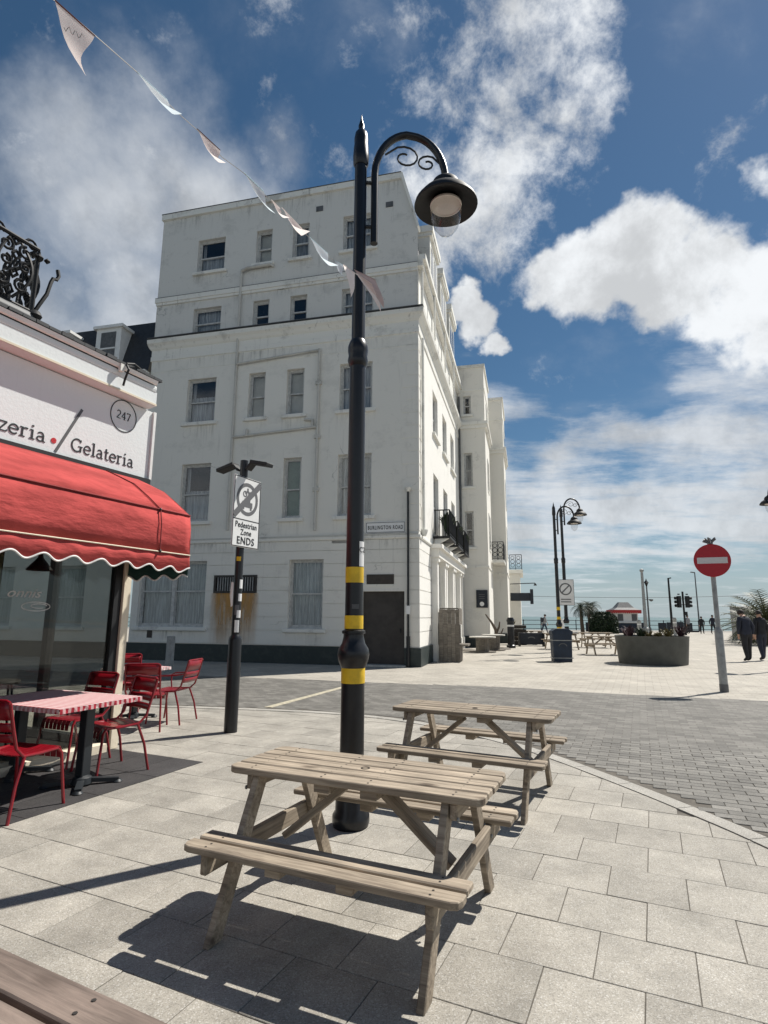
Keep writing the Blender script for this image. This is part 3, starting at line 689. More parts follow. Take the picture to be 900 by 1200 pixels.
# dark strips added along the ledges for contrast and dirt lines, and dark run-off below sills and cornice
MB().box(-W_ - .12, .21, -.225, .0, 11.582, 11.60).build('ledge_dark_strip', 'lead', hotel)
MB().box(-W_ - .05, .0, -.055, .027, 13.281, 13.30).build('ledge_dark_strip', 'lead', hotel)
MB().box(-W_ - .06, -.56, -.075, .29, 16.841, 16.87).build('ledge_dark_strip', 'lead', hotel)
MB().box(-W_, -.01, -.056, -.002, 3.972, 4.03).build('ledge_dark_strip', 'pipe_dirty', hotel)
def drips():
    m = mat('drip_stain', (.12, .118, .105), .9); nt = m.node_tree; L = nt.links.new; b = bsdf(m); o = [n for n in nt.nodes if n.type == 'OUTPUT_MATERIAL'][0]
    tc = node(nt, 'ShaderNodeTexCoord'); se = node(nt, 'ShaderNodeSeparateXYZ'); L(tc.outputs['Object'], se.inputs[0]); oi = node(nt, 'ShaderNodeObjectInfo')
    mp = node(nt, 'ShaderNodeMapping'); L(tc.outputs['Object'], mp.inputs[0]); mp.inputs['Scale'].default_value = (7, 1, .35); of = node(nt, 'ShaderNodeVectorMath', operation='SCALE'); of.inputs[0].default_value = (31, 5, 17); L(oi.outputs['Random'], of.inputs['Scale']); L(of.outputs[0], mp.inputs['Location'])
    n = node(nt, 'ShaderNodeTexNoise'); L(mp.outputs[0], n.inputs[0]); n.inputs['Scale'].default_value = 1.7; n.inputs['Detail'].default_value = 8; n.inputs['Roughness'].default_value = .7
    a = node(nt, 'ShaderNodeMapRange'); L(n.outputs[0], a.inputs[0]); a.inputs[1].default_value = .48; a.inputs[2].default_value = .78; a.inputs[4].default_value = .62
    zf = node(nt, 'ShaderNodeMapRange'); L(se.outputs[2], zf.inputs[0]); zf.inputs[1].default_value = -1.0; zf.inputs[2].default_value = 0
    p0 = node(nt, 'ShaderNodeMath', operation='MULTIPLY'); L(a.outputs[0], p0.inputs[0]); L(zf.outputs[0], p0.inputs[1])
    m2 = node(nt, 'ShaderNodeMapping'); L(tc.outputs['Object'], m2.inputs[0]); m2.inputs['Scale'].default_value = (1.1, 1, .2); L(of.outputs[0], m2.inputs['Location'])
    n2_ = node(nt, 'ShaderNodeTexNoise'); L(m2.outputs[0], n2_.inputs[0]); n2_.inputs['Scale'].default_value = 1.3; n2_.inputs['Detail'].default_value = 3
    k2 = node(nt, 'ShaderNodeMapRange'); L(n2_.outputs[0], k2.inputs[0]); k2.inputs[1].default_value = .42; k2.inputs[2].default_value = .62; k2.inputs[3].default_value = .1
    p = node(nt, 'ShaderNodeMath', operation='MULTIPLY'); L(p0.outputs[0], p.inputs[0]); L(k2.outputs[0], p.inputs[1])
    t = node(nt, 'ShaderNodeBsdfTransparent'); x = node(nt, 'ShaderNodeMixShader'); L(p.outputs[0], x.inputs[0]); L(t.outputs[0], x.inputs[1]); L(b.outputs[0], x.inputs[2]); L(x.outputs[0], o.inputs[0])
drips()
def drip(u0, u1, z, h, y): MB().add([(u0, 0, -1), (u1, 0, -1), (u1, 0, 0), (u0, 0, 0)], [(0, 1, 2, 3)]).build('dirt_run', 'drip_stain', hotel, fix=False, loc=(0, y, z)).scale = (1, 1, h)
for (u0, u1, z0, z1, r, c_) in HL: drip(u0 - .14, u1 + .14, z0 - .125, .75 if r in 'cd' else .55, -.004 if r in 'cd' else .026)
for k in range(8): drip(-W_ + k * 1.25, -W_ + 1.25 + k * 1.25, 10.715, .55, -.004); drip(-W_ + k * 1.18, -W_ + 1.18 + k * 1.18, 16.615, .7, .026); drip(-W_ + k * 1.18, -W_ + 1.18 + k * 1.18, 12.995, .4, .026); drip(-W_ + k * 1.25, -W_ + 1.25 + k * 1.25, 3.86, .4, -.007)
for h in (G1, G3): drip(h[0] - .14, h[1] + .14, h[2] - .125, .4, -.007)
# door, its plate, grille and rust
d = MB().box(-1.78, -.46, .10, .16, .02, 2.24).build('boarded_door', 'door_board', hotel); MB().box(-.62, -.58, .06, .099, 1.0, 1.12).build('handle', 'black_iron', d)
MB().box(-1.84, -1.78, -.02, .16, 0, 2.3).box(-.46, -.40, -.02, .16, 0, 2.3).box(-1.78, -.46, -.02, .16, 2.242, 2.3).build('door_frame', 'render_white', hotel)
MB().box(-1.85, -.40, -.25, .1, 0, .05).build('door_step', 'concrete_pale', hotel)
MB().box(-1.66, -.79, -.035, -.005, 2.46, 2.76).build('name_plate', 'plate_dark', hotel, bevel=.006)
MB().box(-1.73, -.72, -.018, -.005, 2.40, 2.455).build('name_plate_ledge', 'trim_white', hotel)
mb = MB().box(-6.94, -6.86, -.03, .05, 2.2, 2.79).box(-5.46, -5.38, -.03, .05, 2.2, 2.79).box(-6.86, -5.46, -.03, .05, 2.72, 2.79).box(-6.86, -5.46, -.03, .05, 2.2, 2.27)
gr = mb.build('vent_grille', 'iron_grate', hotel)
for i in range(15): MB().box(-6.80 + i * .09, -6.775 + i * .09, -.028, .03, 2.27, 2.72).build('grille_bar', 'pole_grey', gr)
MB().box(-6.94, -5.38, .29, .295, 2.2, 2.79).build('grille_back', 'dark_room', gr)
def rustmat():
    m = mat('rust_run', (.50, .27, .085), .9); nt = m.node_tree; L = nt.links.new; b = bsdf(m); o = [n for n in nt.nodes if n.type == 'OUTPUT_MATERIAL'][0]
    tc = node(nt, 'ShaderNodeTexCoord'); se = node(nt, 'ShaderNodeSeparateXYZ'); L(tc.outputs['Object'], se.inputs[0])
    mp = node(nt, 'ShaderNodeMapping'); L(tc.outputs['Object'], mp.inputs[0]); mp.inputs['Scale'].default_value = (5, 1, .5)
    n = node(nt, 'ShaderNodeTexNoise'); L(mp.outputs[0], n.inputs[0]); n.inputs['Scale'].default_value = 1.5; n.inputs['Detail'].default_value = 7
    a = node(nt, 'ShaderNodeMapRange'); L(n.outputs[0], a.inputs[0]); a.inputs[1].default_value = .2; a.inputs[2].default_value = .55; a.inputs[4].default_value = 1.0
    zf = node(nt, 'ShaderNodeMapRange'); L(se.outputs[2], zf.inputs[0]); zf.inputs[1].default_value = .4; zf.inputs[2].default_value = 2.1; zf.inputs[3].default_value = .12; zf.inputs[4].default_value = 1
    ex = node(nt, 'ShaderNodeMath', operation='ABSOLUTE'); sx = node(nt, 'ShaderNodeMath', operation='ADD'); L(se.outputs[0], sx.inputs[0]); sx.inputs[1].default_value = 6.16; L(sx.outputs[0], ex.inputs[0])
    xf = node(nt, 'ShaderNodeMapRange'); L(ex.outputs[0], xf.inputs[0]); xf.inputs[1].default_value = .55; xf.inputs[2].default_value = .9; xf.inputs[3].default_value = 1; xf.inputs[4].default_value = 0
    p = node(nt, 'ShaderNodeMath', operation='MULTIPLY'); L(a.outputs[0], p.inputs[0]); L(zf.outputs[0], p.inputs[1]); q = node(nt, 'ShaderNodeMath', operation='MULTIPLY'); L(p.outputs[0], q.inputs[0]); L(xf.outputs[0], q.inputs[1])
    t = node(nt, 'ShaderNodeBsdfTransparent'); x = node(nt, 'ShaderNodeMixShader'); L(q.outputs[0], x.inputs[0]); L(t.outputs[0], x.inputs[1]); L(b.outputs[0], x.inputs[2]); L(x.outputs[0], o.inputs[0])
rustmat()
MB().add([(-7.05, -.008, .57), (-5.27, -.008, .57), (-5.27, -.008, 2.2), (-7.05, -.008, 2.2)], [(0, 1, 2, 3)]).build('rust_stain', 'rust_run', hotel, fix=False)
# pipes on the left facade
def pipe(pts, r, m='pipe_dirty', nm='drainpipe', brackets=True):
    p = MB().tube(pts, r, 8).build(nm, m, hotel)
    return p
pipe([(-6.55, -.05, 13.9), (-6.55, -.05, 4.3)], .045)
p = pipe([(-3.42, -.06, 10.5), (-3.42, -.06, 4.2)], .045)
for z in (9.2, 7.3, 5.5): MB().box(-3.52, -3.32, -.10, -.001, z, z + .12).build('pipe_bracket', 'pipe_dirty', p)
pipe([(-6.5, -.07, 7.55), (-3.45, -.07, 7.7)], .04); pipe([(-6.5, -.09, 10.25), (-3.45, -.07, 10.45)], .04); pipe([(-6.55, -.07, 13.9), (-6.3, -.07, 13.98), (-5.4, -.07, 14.0), (-5.3, .02, 13.95)], .06)
pipe([(-3.6, -.07, 7.7), (-3.6, -.07, 7.95), (-3.9, -.05, 8.0)], .05); pipe([(-6.0, -.07, 7.58), (-6.0, -.07, 7.8)], .05)
p = pipe([(-.33, -.09, 5.35), (-.33, -.09, .9)], .035, 'black_paint'); MB().tube([(-.33, -.09, .9), (-.33, -.09, .0)], .06).build('pipe_base', 'black_paint', p); MB().lathe([(.04, 0), (.09, .08), (.10, .14)], 10, (-.33, -.09, 5.33)).build('rain_hopper', 'trim_white', p)
MB().box(-.39, -.27, -.13, -.04, 1.55, 1.8).build('bill_sticker', 'sign_white', p)
for x, z in ((-5.0, 13.0), (-3.6, 15.9), (-1.0, 15.6)): MB().box(x - .13, x + .13, .005, .029, z, z + .2).build('air_brick', 'lead', hotel)
MB().box(-9.35, -9.15, -.012, -.004, .72, .98).build('air_brick', 'plate_dark', hotel)
# quoins at the corner
for i in range(15):
    z = 4.1 + i * .43; d_ = .55 if i % 2 else .38
    MB().box(-d_, .012, -.012, d_, z, z + .40).build('quoin', 'render_white', hotel, bevel=.006)
# ---- right facade
RC = [(3.0, 4.25), (5.65, 6.95), (8.3, 9.6)]
RW = [(a, b, 8.24, 9.95) for a, b in RC] + [(a, b, 4.5, 6.70) for a, b in RC]
rg = [(2.75, 4.0, 0, 3.0), (5.2, 6.6, 0, 3.0), (7.7, 9.2, 0, 3.0)]
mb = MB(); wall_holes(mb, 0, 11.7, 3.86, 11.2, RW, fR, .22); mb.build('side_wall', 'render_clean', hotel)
mb = MB(); wall_holes(mb, 0, 11.7, 0, 3.86, rg, lambda u, z, t: (-t - .02, u, z), .35); mb.build('side_ground_wall', 'render_clean', hotel)
for i in range(len(edges) - 1):
    z0, z1 = edges[i] + .012, edges[i + 1] - .012; mb = MB()
    for a, b in ((0, 2.75), (4.0, 5.2), (6.6, 7.7), (9.2, 11.7)): MB().box(-.019, .006, a, b, z0, z1).build('render_course', 'render_clean', hotel)
for a, b in RC: sash(hotel, a, b, 8.24, 9.95, fR, 'net'); sash(hotel, a, b, 4.5, 6.70, fR, 'net', sill=False)
for a, b, c, d in rg: MB().box(-.30, -.25, a, b, 0, 3.0).build('shutter_panel', 'trim_white', hotel)
# pilasters, entablature and iron balconettes over the ground floor openings
for y in (2.45, 4.35, 4.85, 6.85, 7.35, 9.5, 10.6):
    MB().box(.012, .22, y - .14, y + .14, .55, 3.35).box(.008, .27, y - .19, y + .19, 3.35, 3.5).box(.03, .26, y - .17, y + .17, 0, .55).build('pilaster', 'render_clean', hotel)
MB().box(.008, .30, 2.2, 10.9, 3.5, 3.80).box(.008, .42, 2.1, 11.0, 3.80, 3.94).build('entablature', 'render_clean', hotel)
BALC = []
for a, b in RC:
    bl = MB().box(.01, .62, a - .25, b + .25, 4.22, 4.30).build('balconette', 'black_iron', hotel)
    for yy in (a - .1, b + .1): MB().prism([(.0, 4.22), (.5, 4.22), (.0, 3.95)], yy - .06, yy + .06, lambda u, v, t: (u + .05, t, v)).build('bracket', 'render_clean', bl)
    mb = MB(); mb.box(.57, .61, a - .24, b + .24, 5.22, 5.26).box(.57, .61, a - .24, b + .24, 4.36, 4.39).box(.05, .57, a - .24, a - .21, 5.22, 5.26).box(.05, .57, b + .21, b + .24, 5.22, 5.26)
    n = 9
    for i in range(n + 1):
        y = a - .22 + (b - a + .44) * i / n; mb.tube([(.59, y, 4.3), (.60, y, 5.22)], .026, 5)
        if i < n:
            ym = y + (b - a + .44) / n / 2; mb.tube([(.59, ym + .055 * math.cos(t), 4.8 + .33 * math.sin(t)) for t in [2 * math.pi * k / 10 for k in range(11)]], .03, 4)
    for i in range(4):
        x = .1 + i * .14; mb.tube([(x, a - .225, 4.3), (x, a - .225, 5.22)], .017, 5); mb.tube([(x, b + .225, 4.3), (x, b + .225, 5.22)], .017, 5)
    mb.build('railing', 'black_iron', bl)
    BALC.append((bl, a, b))
# attic wall, eaves gutter, mansard and dormers
mb = MB().add([(-.03, 0, 11.2), (-.03, 11.7, 11.2), (-.03, 11.7, 13.5), (-.03, 0, 13.5)], [(0, 1, 2, 3)]); mb.build('attic_wall', 'render_clean', hotel)
for a, b in RC: MB().box(-.028, .005, a + .1, b - .1, 12.0, 12.9).build('attic_panel', 'trim_white', hotel)
MB().box(-.02, .26, .06, 11.7, 13.42, 13.62).box(-.02, .16, .06, 11.7, 13.2, 13.418).build('eaves_cornice', 'trim_white', hotel)
MB().add([(0, .3, 13.6), (0, 11.7, 13.6), (-.6, 11.7, 16.3), (-.6, .3, 16.3)], [(0, 1, 2, 3)]).build('mansard_slope', 'slate', hotel)
for a in (2.7, 5.6, 8.6):
    dm = MB().box(-1.2, .0, a, a + 1.9, 13.62, 16.35).build('dormer', 'trim_white', hotel)
    MB().box(-1.2, .14, a - .12, a + 2.02, 16.35, 16.62).box(-1.2, .10, a - .06, a + 1.96, 16.2, 16.349).build('dormer_cap', 'trim_white', dm)
    for q in (.2, 1.05): MB().box(.002, .012, a + q, a + q + .65, 14.2, 15.9).build('pane', 'pane_glass', dm); MB().box(.0005, .002, a + q, a + q + .65, 14.2, 15.9).build('blind', 'dark_room', dm)  # dark sheet behind each pane, coloured as the unlit room inside
    MB().tube([(.2, a - .3, 13.6), (.2, a - .3, 11.6)], .04).build('drainpipe', 'trim_white', hotel)
MB().tube([(.08, .35, 13.2), (.08, .35, 11.6)], .05).tube([(.08, .4, 10.7), (.08, .4, 4.05)], .05).lathe([(.06, 0), (.11, .12), (.12, .2)], 8, (.09, .4, 3.98)).build('drainpipe', 'trim_white', hotel)
# closing shell: left flank, back, roof
MB().add([(-W_, .02, 0), (-W_, 26, 0), (-W_, 26, 16.6), (-W_, .02, 16.6)], [(0, 1, 2, 3)]).add([(-W_, 26, 0), (0, 26, 0), (0, 26, 16.3), (-W_, 26, 16.3)], [(0, 1, 2, 3)]).build('rear_wall', 'render_upper', hotel)
MB().box(-W_ + .02, -.55, .3, 26, 16.2, 16.4).build('roof', 'lead', hotel)
# ---- projecting bays farther along
def bay(y0, y1, off, ztop, wins, nm):
    mb = MB(); f = lambda u, z, t: (u, y0 + t, z)
    wall_holes(mb, 0, off, 0, ztop, [w[:4] for w in wins], f, .2)
    mb.add([(off, y0, 0), (off, y1, 0), (off, y1, ztop), (off, y0, ztop)], [(0, 1, 2, 3)]).add([(0, y1, 0), (off, y1, 0), (off, y1, ztop), (0, y1, ztop)], [(0, 1, 2, 3)]).add([(-.3, y0, ztop - .05), (off, y0, ztop - .05), (off, y1, ztop - .05), (-.3, y1, ztop - .05)], [(0, 1, 2, 3)])
    b = mb.build(nm, 'render_white', hotel)
    for w in wins: sash(hotel, w[0], w[1], w[2], w[3], f, w[4])
    def ring(nm2, p, z0, z1): MB().box(.002, off + p, y0 - p, y1 + p, z0, z1).build(nm2, 'trim_white', b)
    ring('cornice', .10, 11.2, 11.38); ring('cornice', .17, 11.382, 11.55); ring('string_course', .04, 3.9, 4.0); ring('parapet_coping', .07, ztop, ztop + .16); ring('string_course', .03, 13.3, 13.4)
    MB().box(.001, off + .05, y0 - .05, y1, 0, .55).build('plinth', 'plinth_green', b)
    return b
bw1 = [(.30, .70, 12.0, 13.05, 'dark'), (.28, .72, 8.1, 9.9, 'net'), (.26, .72, 4.95, 6.8, 'dark')]
b1 = bay(11.7, 15.4, 1.4, 14.6, bw1, 'bay')
b2 = bay(16.7, 20.6, 2.17, 14.6, [], 'bay')
MB().add([(0, 15.4, 0), (0, 16.7, 0), (0, 16.7, 16), (0, 15.4, 16)], [(0, 1, 2, 3)]).add([(0, 20.6, 0), (0, 26, 0), (0, 26, 16), (0, 20.6, 16)], [(0, 1, 2, 3)]).build('side_wall', 'render_clean', hotel)
for z0, z1 in ((4.9, 6.9), (8.1, 9.9), (12.0, 13.0)):
    for bb, x, y in ((b1, 1.4, 13.0), (b2, 2.17, 18.1)):
        MB().box(x + .002, x + .03, y, y + 1.2, z0, z1).build('window_surround', 'trim_white', bb); MB().box(x + .031, x + .036, y + .1, y + 1.1, z0 + .1, z1 - .1).build('pane', 'pane_glass', bb)
MB().tube([(.08, 11.62, 13), (.08, 11.62, .1)], .05).build('drainpipe', 'lead', hotel)
# porch, iron balconies and lantern arm at the seaward end
pr = MB().box(.5, 2.84, 22.2, 26.5, 0, 4.35).build('porch', 'render_white', hotel); MB().box(.5, 3.05, 22.0, 26.7, 4.35, 4.6).build('porch_slab', 'trim_white', pr); MB().box(.5, 2.90, 22.14, 26.4, 0, .55).build('plinth', 'plinth_green', pr)
def iron_balcony(x0, x1, y0, y1, z, parent, slab):
    if slab: MB().box(x0, x1 + .05, y0 - .05, y1 + .05, z - .14, z).build('balcony_slab', 'trim_white', parent)
    mb = MB(); 
    for (ax, ay, bx_, by) in ((x0, y0, x1, y0), (x1, y0, x1, y1)):
        a, b = Vector((ax, ay, z)), Vector((bx_, by, z)); L_ = (b - a).length; n = max(2, round(L_ / .32)); up_ = Vector((0, 0, 1))
        mb.tube([a + up_ * 1.0, b + up_ * 1.0], .025, 5).tube([a + up_ * .1, b + up_ * .1], .02, 5)
        for i in range(n + 1): mb.tube([a.lerp(b, i / n) + up_ * 0, a.lerp(b, i / n) + up_ * 1.0], .02, 5)
        for i in range(n):
            m0 = a.lerp(b, (i + .5) / n); t_ = (b - a).normalized()
            for cz_, rr in ((.3, .12), (.55, .13), (.8, .11)):
                mb.tube([m0 + t_ * rr * math.cos(k * .7) + up_ * (cz_ + rr * math.sin(k * .7)) for k in range(10)], .016, 4)
    mb.build('iron_railing', 'black_iron', parent)
iron_balcony(1.45, 2.05, 14.6, 16.7, 4.55, hotel, True)
iron_balcony(2.2, 2.98, 22.1, 26, 4.6, pr, False)
tag(MB().box(.76, 1.32, 0, .05, 1.92, 2.78).build('menu_board', 'navy', None, bevel=.008, loc=HC + Matrix.Rotation(HROT, 3, 'Z') @ Vector((0, 11.60, 0)), rot=(0, 0, HROT)), 'dark framed menu board with a pale emblem on the white bay wall', 'menu board')
mbo = [o for o in COL.objects if o.name == 'menu_board'][0]
MB().lathe([(.001, -.0), (.10, .0), (.11, .03), (.001, .035)], 14).build('emblem', 'sign_white', mbo, loc=(1.04, -.005, 2.1), rot=(R(90), 0, 0))
for k in range(3): MB().box(.9, 1.18, -.006, -.001, 2.35 + k * .1, 2.37 + k * .1).build('print_line', 'print_grey', mbo)
HW = lambda x, y, z=0: HC + Matrix.Rotation(HROT, 3, 'Z') @ Vector((x, y, z))
ps = thing('hanging_sign', 'dark box sign on an arm sticking out from the hotel porch', 'sign', HW(2.2, 21.2, 2.4), HROT)
MB().box(0, 1.25, 0, .25, .1, .62).build('sign_box', 'navy', ps, bevel=.02); MB().box(1.25, 1.45, -.1, .35, -.1, .85).build('sign_end', 'navy', ps, bevel=.02); MB().tube([(0, .12, 1.2), (1.6, .12, 1.25)], .03, 6).lathe([(.02, 0), (.1, -.12), (.1, -.16)], 8, (1.6, .12, 1.25)).build('bracket_arm', 'black_iron', ps)
# street name plate
sn = thing('street_name_sign', 'white plate lettered BURLINGTON ROAD on the hotel wall', 'street sign', HW(-1.07, -.012, 4.05), HROT)
MB().box(-.64, .64, -.02, .01, 0, .36).build('plate', 'sign_white', sn, bevel=.004)
MB().box(-.62, .62, -.023, -.0205, .02, .035).box(-.62, .62, -.023, -.0205, .325, .34).box(-.62, -.605, -.023, -.0205, .0355, .3245).box(.605, .62, -.023, -.0205, .0355, .3245).build('border', 'print_black', sn)
text('lettering', 'BURLINGTON ROAD', .175, 'print_black', sn, (0, -.022, .118), (R(90), 0, 0), sx=.60, bold=.003, space=1.2)

# ------------------------------------------------------------------ terrace beyond the cafe
ter = thing('terrace_house', 'pale terrace with dark slate mansard and white dormers beside the hotel', 'house', HW(-10.12, 0, 0), HROT)
TW = [(-3.2, -2.1, 4.6, 6.6), (-6.2, -5.1, 4.6, 6.6), (-3.3, -1.9, 1.05, 3.2), (-6.4, -5.0, 1.05, 3.2), (-9.6, -8.2, 1.05, 3.2), (-3.2, -2.1, 8, 9.5), (-6.2, -5.1, 8, 9.5)]
mb = MB(); wall_holes(mb, -13, -.02, .55, 10.1, TW, fL, .2); mb.box(-13, -12.8, .05, 9, 0, 10.1); mb.build('wall', 'render_white', ter)
for w in TW: sash(ter, *w, fL, 'net')
MB().box(-13, -.02, -.05, .03, 0, .55).build('plinth', 'plinth_green', ter)
MB().box(-13, -.02, -.28, .1, 10.1, 10.35).build('eaves_cornice', 'trim_white', ter)
MB().add([(-13, -.1, 10.35), (-.02, -.1, 10.35), (-.02, .6, 12.72), (-13, .6, 12.72)], [(0, 1, 2, 3)]).add([(-13, .6, 12.72), (-.02, .6, 12.72), (-.02, 9, 12.8), (-13, 9, 12.8)], [(0, 1, 2, 3)]).build('mansard_roof', 'slate', ter, fix=False)
for x in (-2.40, -4.75, -7.2):
    dm = MB().box(x, x + 1.1, -.12, 1.2, 10.5, 12.25).build('dormer', 'white_paint', ter)
    MB().box(x - .1, x + 1.2, -.22, 1.2, 12.25, 12.36).build('dormer_cap', 'white_paint', dm); MB().box(x + .22, x + .88, -.13, -.121, 10.75, 12.1).build('pane', 'lead', dm); MB().box(x + .22, x + .88, -.15, -.131, 11.4, 11.46).build('glazing_bar', 'white_paint', dm)

# ------------------------------------------------------------------ cafe (local x along the front, -y towards the street)
CROT = R(65)
cafe = thing('cafe_building', 'white single storey pizzeria shopfront with glass front and iron topped roof', 'cafe', CAFE, CROT)
CL = -9.0; CE = .16
MB().box(CL, CE + .05, .0, .10, 3.17, 4.06).build('fascia_panel', 'cafe_white', cafe)
MB().box(CL, CE + .06, -.05, .1, 3.09, 3.168).build('fascia_rail', 'black_iron', cafe)
MB().box(CE + .052, CE + .09, -.03, .1, 3.17, 4.06).build('fascia_edge', 'white_paint', cafe)
def swept(prof, x0, x1, nm, m, close=True):
    mb = MB(); mb.prism(prof, x0, x1, lambda u, v, t: (t, -u, v)); return mb.build(nm, m, cafe)
swept([(-.1, 4.062), (.10, 4.085), (.14, 4.09), (.14, 4.27), (-.1, 4.27)], CL, .13, 'frieze', 'cafe_white')
swept([(.1405, 4.092), (.152, 4.092), (.152, 4.115), (.1405, 4.115)], CL, .13, 'lower_moulding', 'cream_trim')
swept([(-.1, 4.272), (.146, 4.272), (.152, 4.30), (.152, 4.33), (.144, 4.345), (-.1, 4.40)], CL, .11, 'cornice', 'cafe_white')
g_ = swept([(.145, 4.36), (.16, 4.352), (.18, 4.362), (.195, 4.40), (.183, 4.40), (.17, 4.378), (.16, 4.378), (.155, 4.42), (.145, 4.42)], CL, .09, 'gutter', 'white_paint')
MB().tube([(-.42, -.22, 4.40), (-.42, -.26, 4.34), (-.41, -.2, 4.24), (-.40, -.165, 4.16)], .014, 6).tube([(-.42, -.22, 4.42), (-.3, -.2, 4.47), (-.12, -.15, 4.46), (.0, -.1, 4.44)], .012, 5).build('cable', 'black_iron', g_)
MB().box(-.49, -.44, -.21, -.165, 4.31, 4.40).build('gutter_bracket', 'trim_white', g_)
MB().box(CL, CE + .08, .0, 5, 4.38, 4.45).build('flat_roof', 'lead', cafe)
for i in range(34):
    x = CE - .05 - i * .14; MB().box(x - .066, x + .066, -.16 - random.random() * .02, .14, 4.425, 4.455 + random.random() * .014).build('roof_tile', 'slate', cafe, rot=None)
# roof edge rolls with the ornamental iron railing standing on it
rr = MB().tube([(CL, .25, 4.62), (-1.30, .25, 4.62)], .10, 10).build('roof_roll', 'lead', cafe)
rail = thing('iron_balcony_railing', 'ornate black wrought iron balcony railing on the cafe roof', 'railing', CAFE, CROT)
def scroll(c, r, a0, turns, n=18, flip=1, ax=Vector((1, 0, 0))):
    """spiral in the plane of ax and z"""
    return [Vector(c) + (ax * math.cos(a0 + flip * 2 * math.pi * turns * i / n) + Vector((0, 0, 1)) * math.sin(a0 + flip * 2 * math.pi * turns * i / n)) * r * (1 - .75 * i / n) for i in range(n + 1)]
def rail_panel(mb, o, ax, width):
    """one bellied lyre panel, .85 high"""
    o = Vector(o); outw = Vector((ax.y, -ax.x, 0))
    P = lambda u, v: o + ax * u + Vector((0, 0, v)) + outw * (.10 * math.sin(min(v, .75) / .75 * math.pi * .9))
    for sgn in (-1, 1):
        mb.tube([P(width / 2 + sgn * width * (.10 + .30 * math.sin(t * math.pi)) * (1 - .2 * t), .06 + .66 * t) for t in [i / 10 for i in range(11)]], .017, 5)
        for cz_, r in ((.20, .075), (.40, .06), (.58, .075)):
            q = P(width / 2 + sgn * width * .20, cz_); mb.tube(scroll(q, r, R(90), 1.35, 14, sgn, ax), .017, 4)
        mb.tube(scroll(P(width / 2 + sgn * width * .36, .74), .07, R(200 if sgn > 0 else -20), 1.2, 12, -sgn, ax), .017, 4)
    for cz_ in (.12, .3, .5, .68): mb.tube([P(width / 2 - .04, cz_), P(width / 2, cz_ + .05), P(width / 2 + .04, cz_), P(width / 2, cz_ - .05), P(width / 2 - .04, cz_)], .02, 4)
    mb.tube([P(width / 2, .05), P(width / 2, .75)], .012, 5)
AX = Vector((1, 0, 0)); AY = Vector((0, 1, 0))
for i in range(5):
    mb = MB(); rail_panel(mb, (-1.34 - .52 * (i + 1), .22, 4.70), AX, .50); mb.build('scroll_panel', 'black_iron', rail)
for i in range(3):
    mb = MB(); rail_panel(mb, (-1.34, .22 + .52 * (i), 4.70), AY, .50); mb.build('scroll_panel', 'black_iron', rail)
MB().tube([(-5, .16, 5.42), (-1.36, .16, 5.42)], .022, 6).tube([(-1.30, .2, 5.36), (-1.30, 2, 5.36)], .022, 6).tube([(-1.33, .22, 4.68), (-1.33, .22, 5.42)], .025, 6).tube([(-1.30, .22, 4.72), (-1.27, .2, 4.82), (-1.21, .18, 4.98), (-1.18, .18, 5.14), (-1.16, .18, 5.20), (-1.12, .18, 5.21), (-1.10, .18, 5.26), (-1.12, .18, 5.33)], .022, 6).tube([(-5, .22, 4.72), (-1.33, .22, 4.72), (-1.33, 2, 4.72)], .018, 6).build('top_rail', 'black_iron', rail)
MB().lathe([(.01, 0), (.055, .03), (.075, .07), (.05, .12), (.01, .14)], 10, (-1.30, .2, 4.61)).build('rail_foot', 'black_iron', rail)
for (x, y, r) in ((-1.33, .2, .05), (-1.25, .18, .035), (-1.40, .2, .04)):
    MB().lathe([(.002, -r), (r, 0), (.002, r)], 6, (x, y, 5.36)).build('leaf_boss', 'black_iron', rail)
# upper house wall behind the balcony, out of the picture to the left
MB().box(CL, -2.9, 2.2, 5, 4.56, 11).build('upper_wall', 'cafe_white', cafe)
# shopfront: posts, transom, glass, stallriser
MB().box(-.02, .085, -.03, .08, 0, 3.09).build('corner_post', 'cream_trim', cafe, bevel=.006)
MB().box(-.12, -.022, .0, .08, 0, 3.09).build('door_post', 'black_iron', cafe)
for x in (-2.35, -4.6, -6.8): MB().box(x - .05, x + .05, .0, .08, .09, 3.09).build('mullion', 'black_iron', cafe)
for a, b in ((-2.30, -.12), (-4.55, -2.4), (-6.75, -4.65)): MB().box(a, b, .035, .045, .1, 3.05).build('shop_pane', 'shop_glass', cafe)
MB().box(CL, -.12, -.10, .10, 0, .09).build('stallriser', 'cream_trim', cafe)
MB().box(.02, .05, .10, 3.8, .1, 3.05).build('side_pane', 'shop_glass', cafe); MB().box(-.01, .085, .082, 3.9, 0, .1).build('side_sill', 'black_iron', cafe); MB().box(-.01, .085, .082, 3.9, 3.052, 3.17).build('side_head', 'black_iron', cafe)
for y in (1.3, 2.6, 3.86): MB().box(-.01, .08, y - .05, y + .05, .101, 3.05).build('side_mullion', 'black_iron', cafe)
MB().box(-1.02, -.88, .9, 1.06, 0, 3.05).build('inner_column', 'olive_paint', cafe); MB().box(-.72, -.60, 1.35, 1.46, 0, 3.05).build('inner_column', 'dark_timber', cafe); MB().box(-1.62, -1.38, .7, .95, 0, 3.05).build('inner_column', 'dark_timber', cafe)
MB().box(CL, .05, .1, 5, .001, .02).build('cafe_floor', 'dark_timber', cafe); MB().box(CL, .05, .1, 5, 3.1, 3.15).build('cafe_ceiling', 'dark_timber', cafe)
MB().box(CL, -3.2, 4.9, 5, 0, 3.1).box(CL, CL + .1, .1, 5, 0, 3.1).box(-3.2, -3.1, 3.0, 5, 0, 3.1).build('inner_wall', 'dark_timber', cafe)
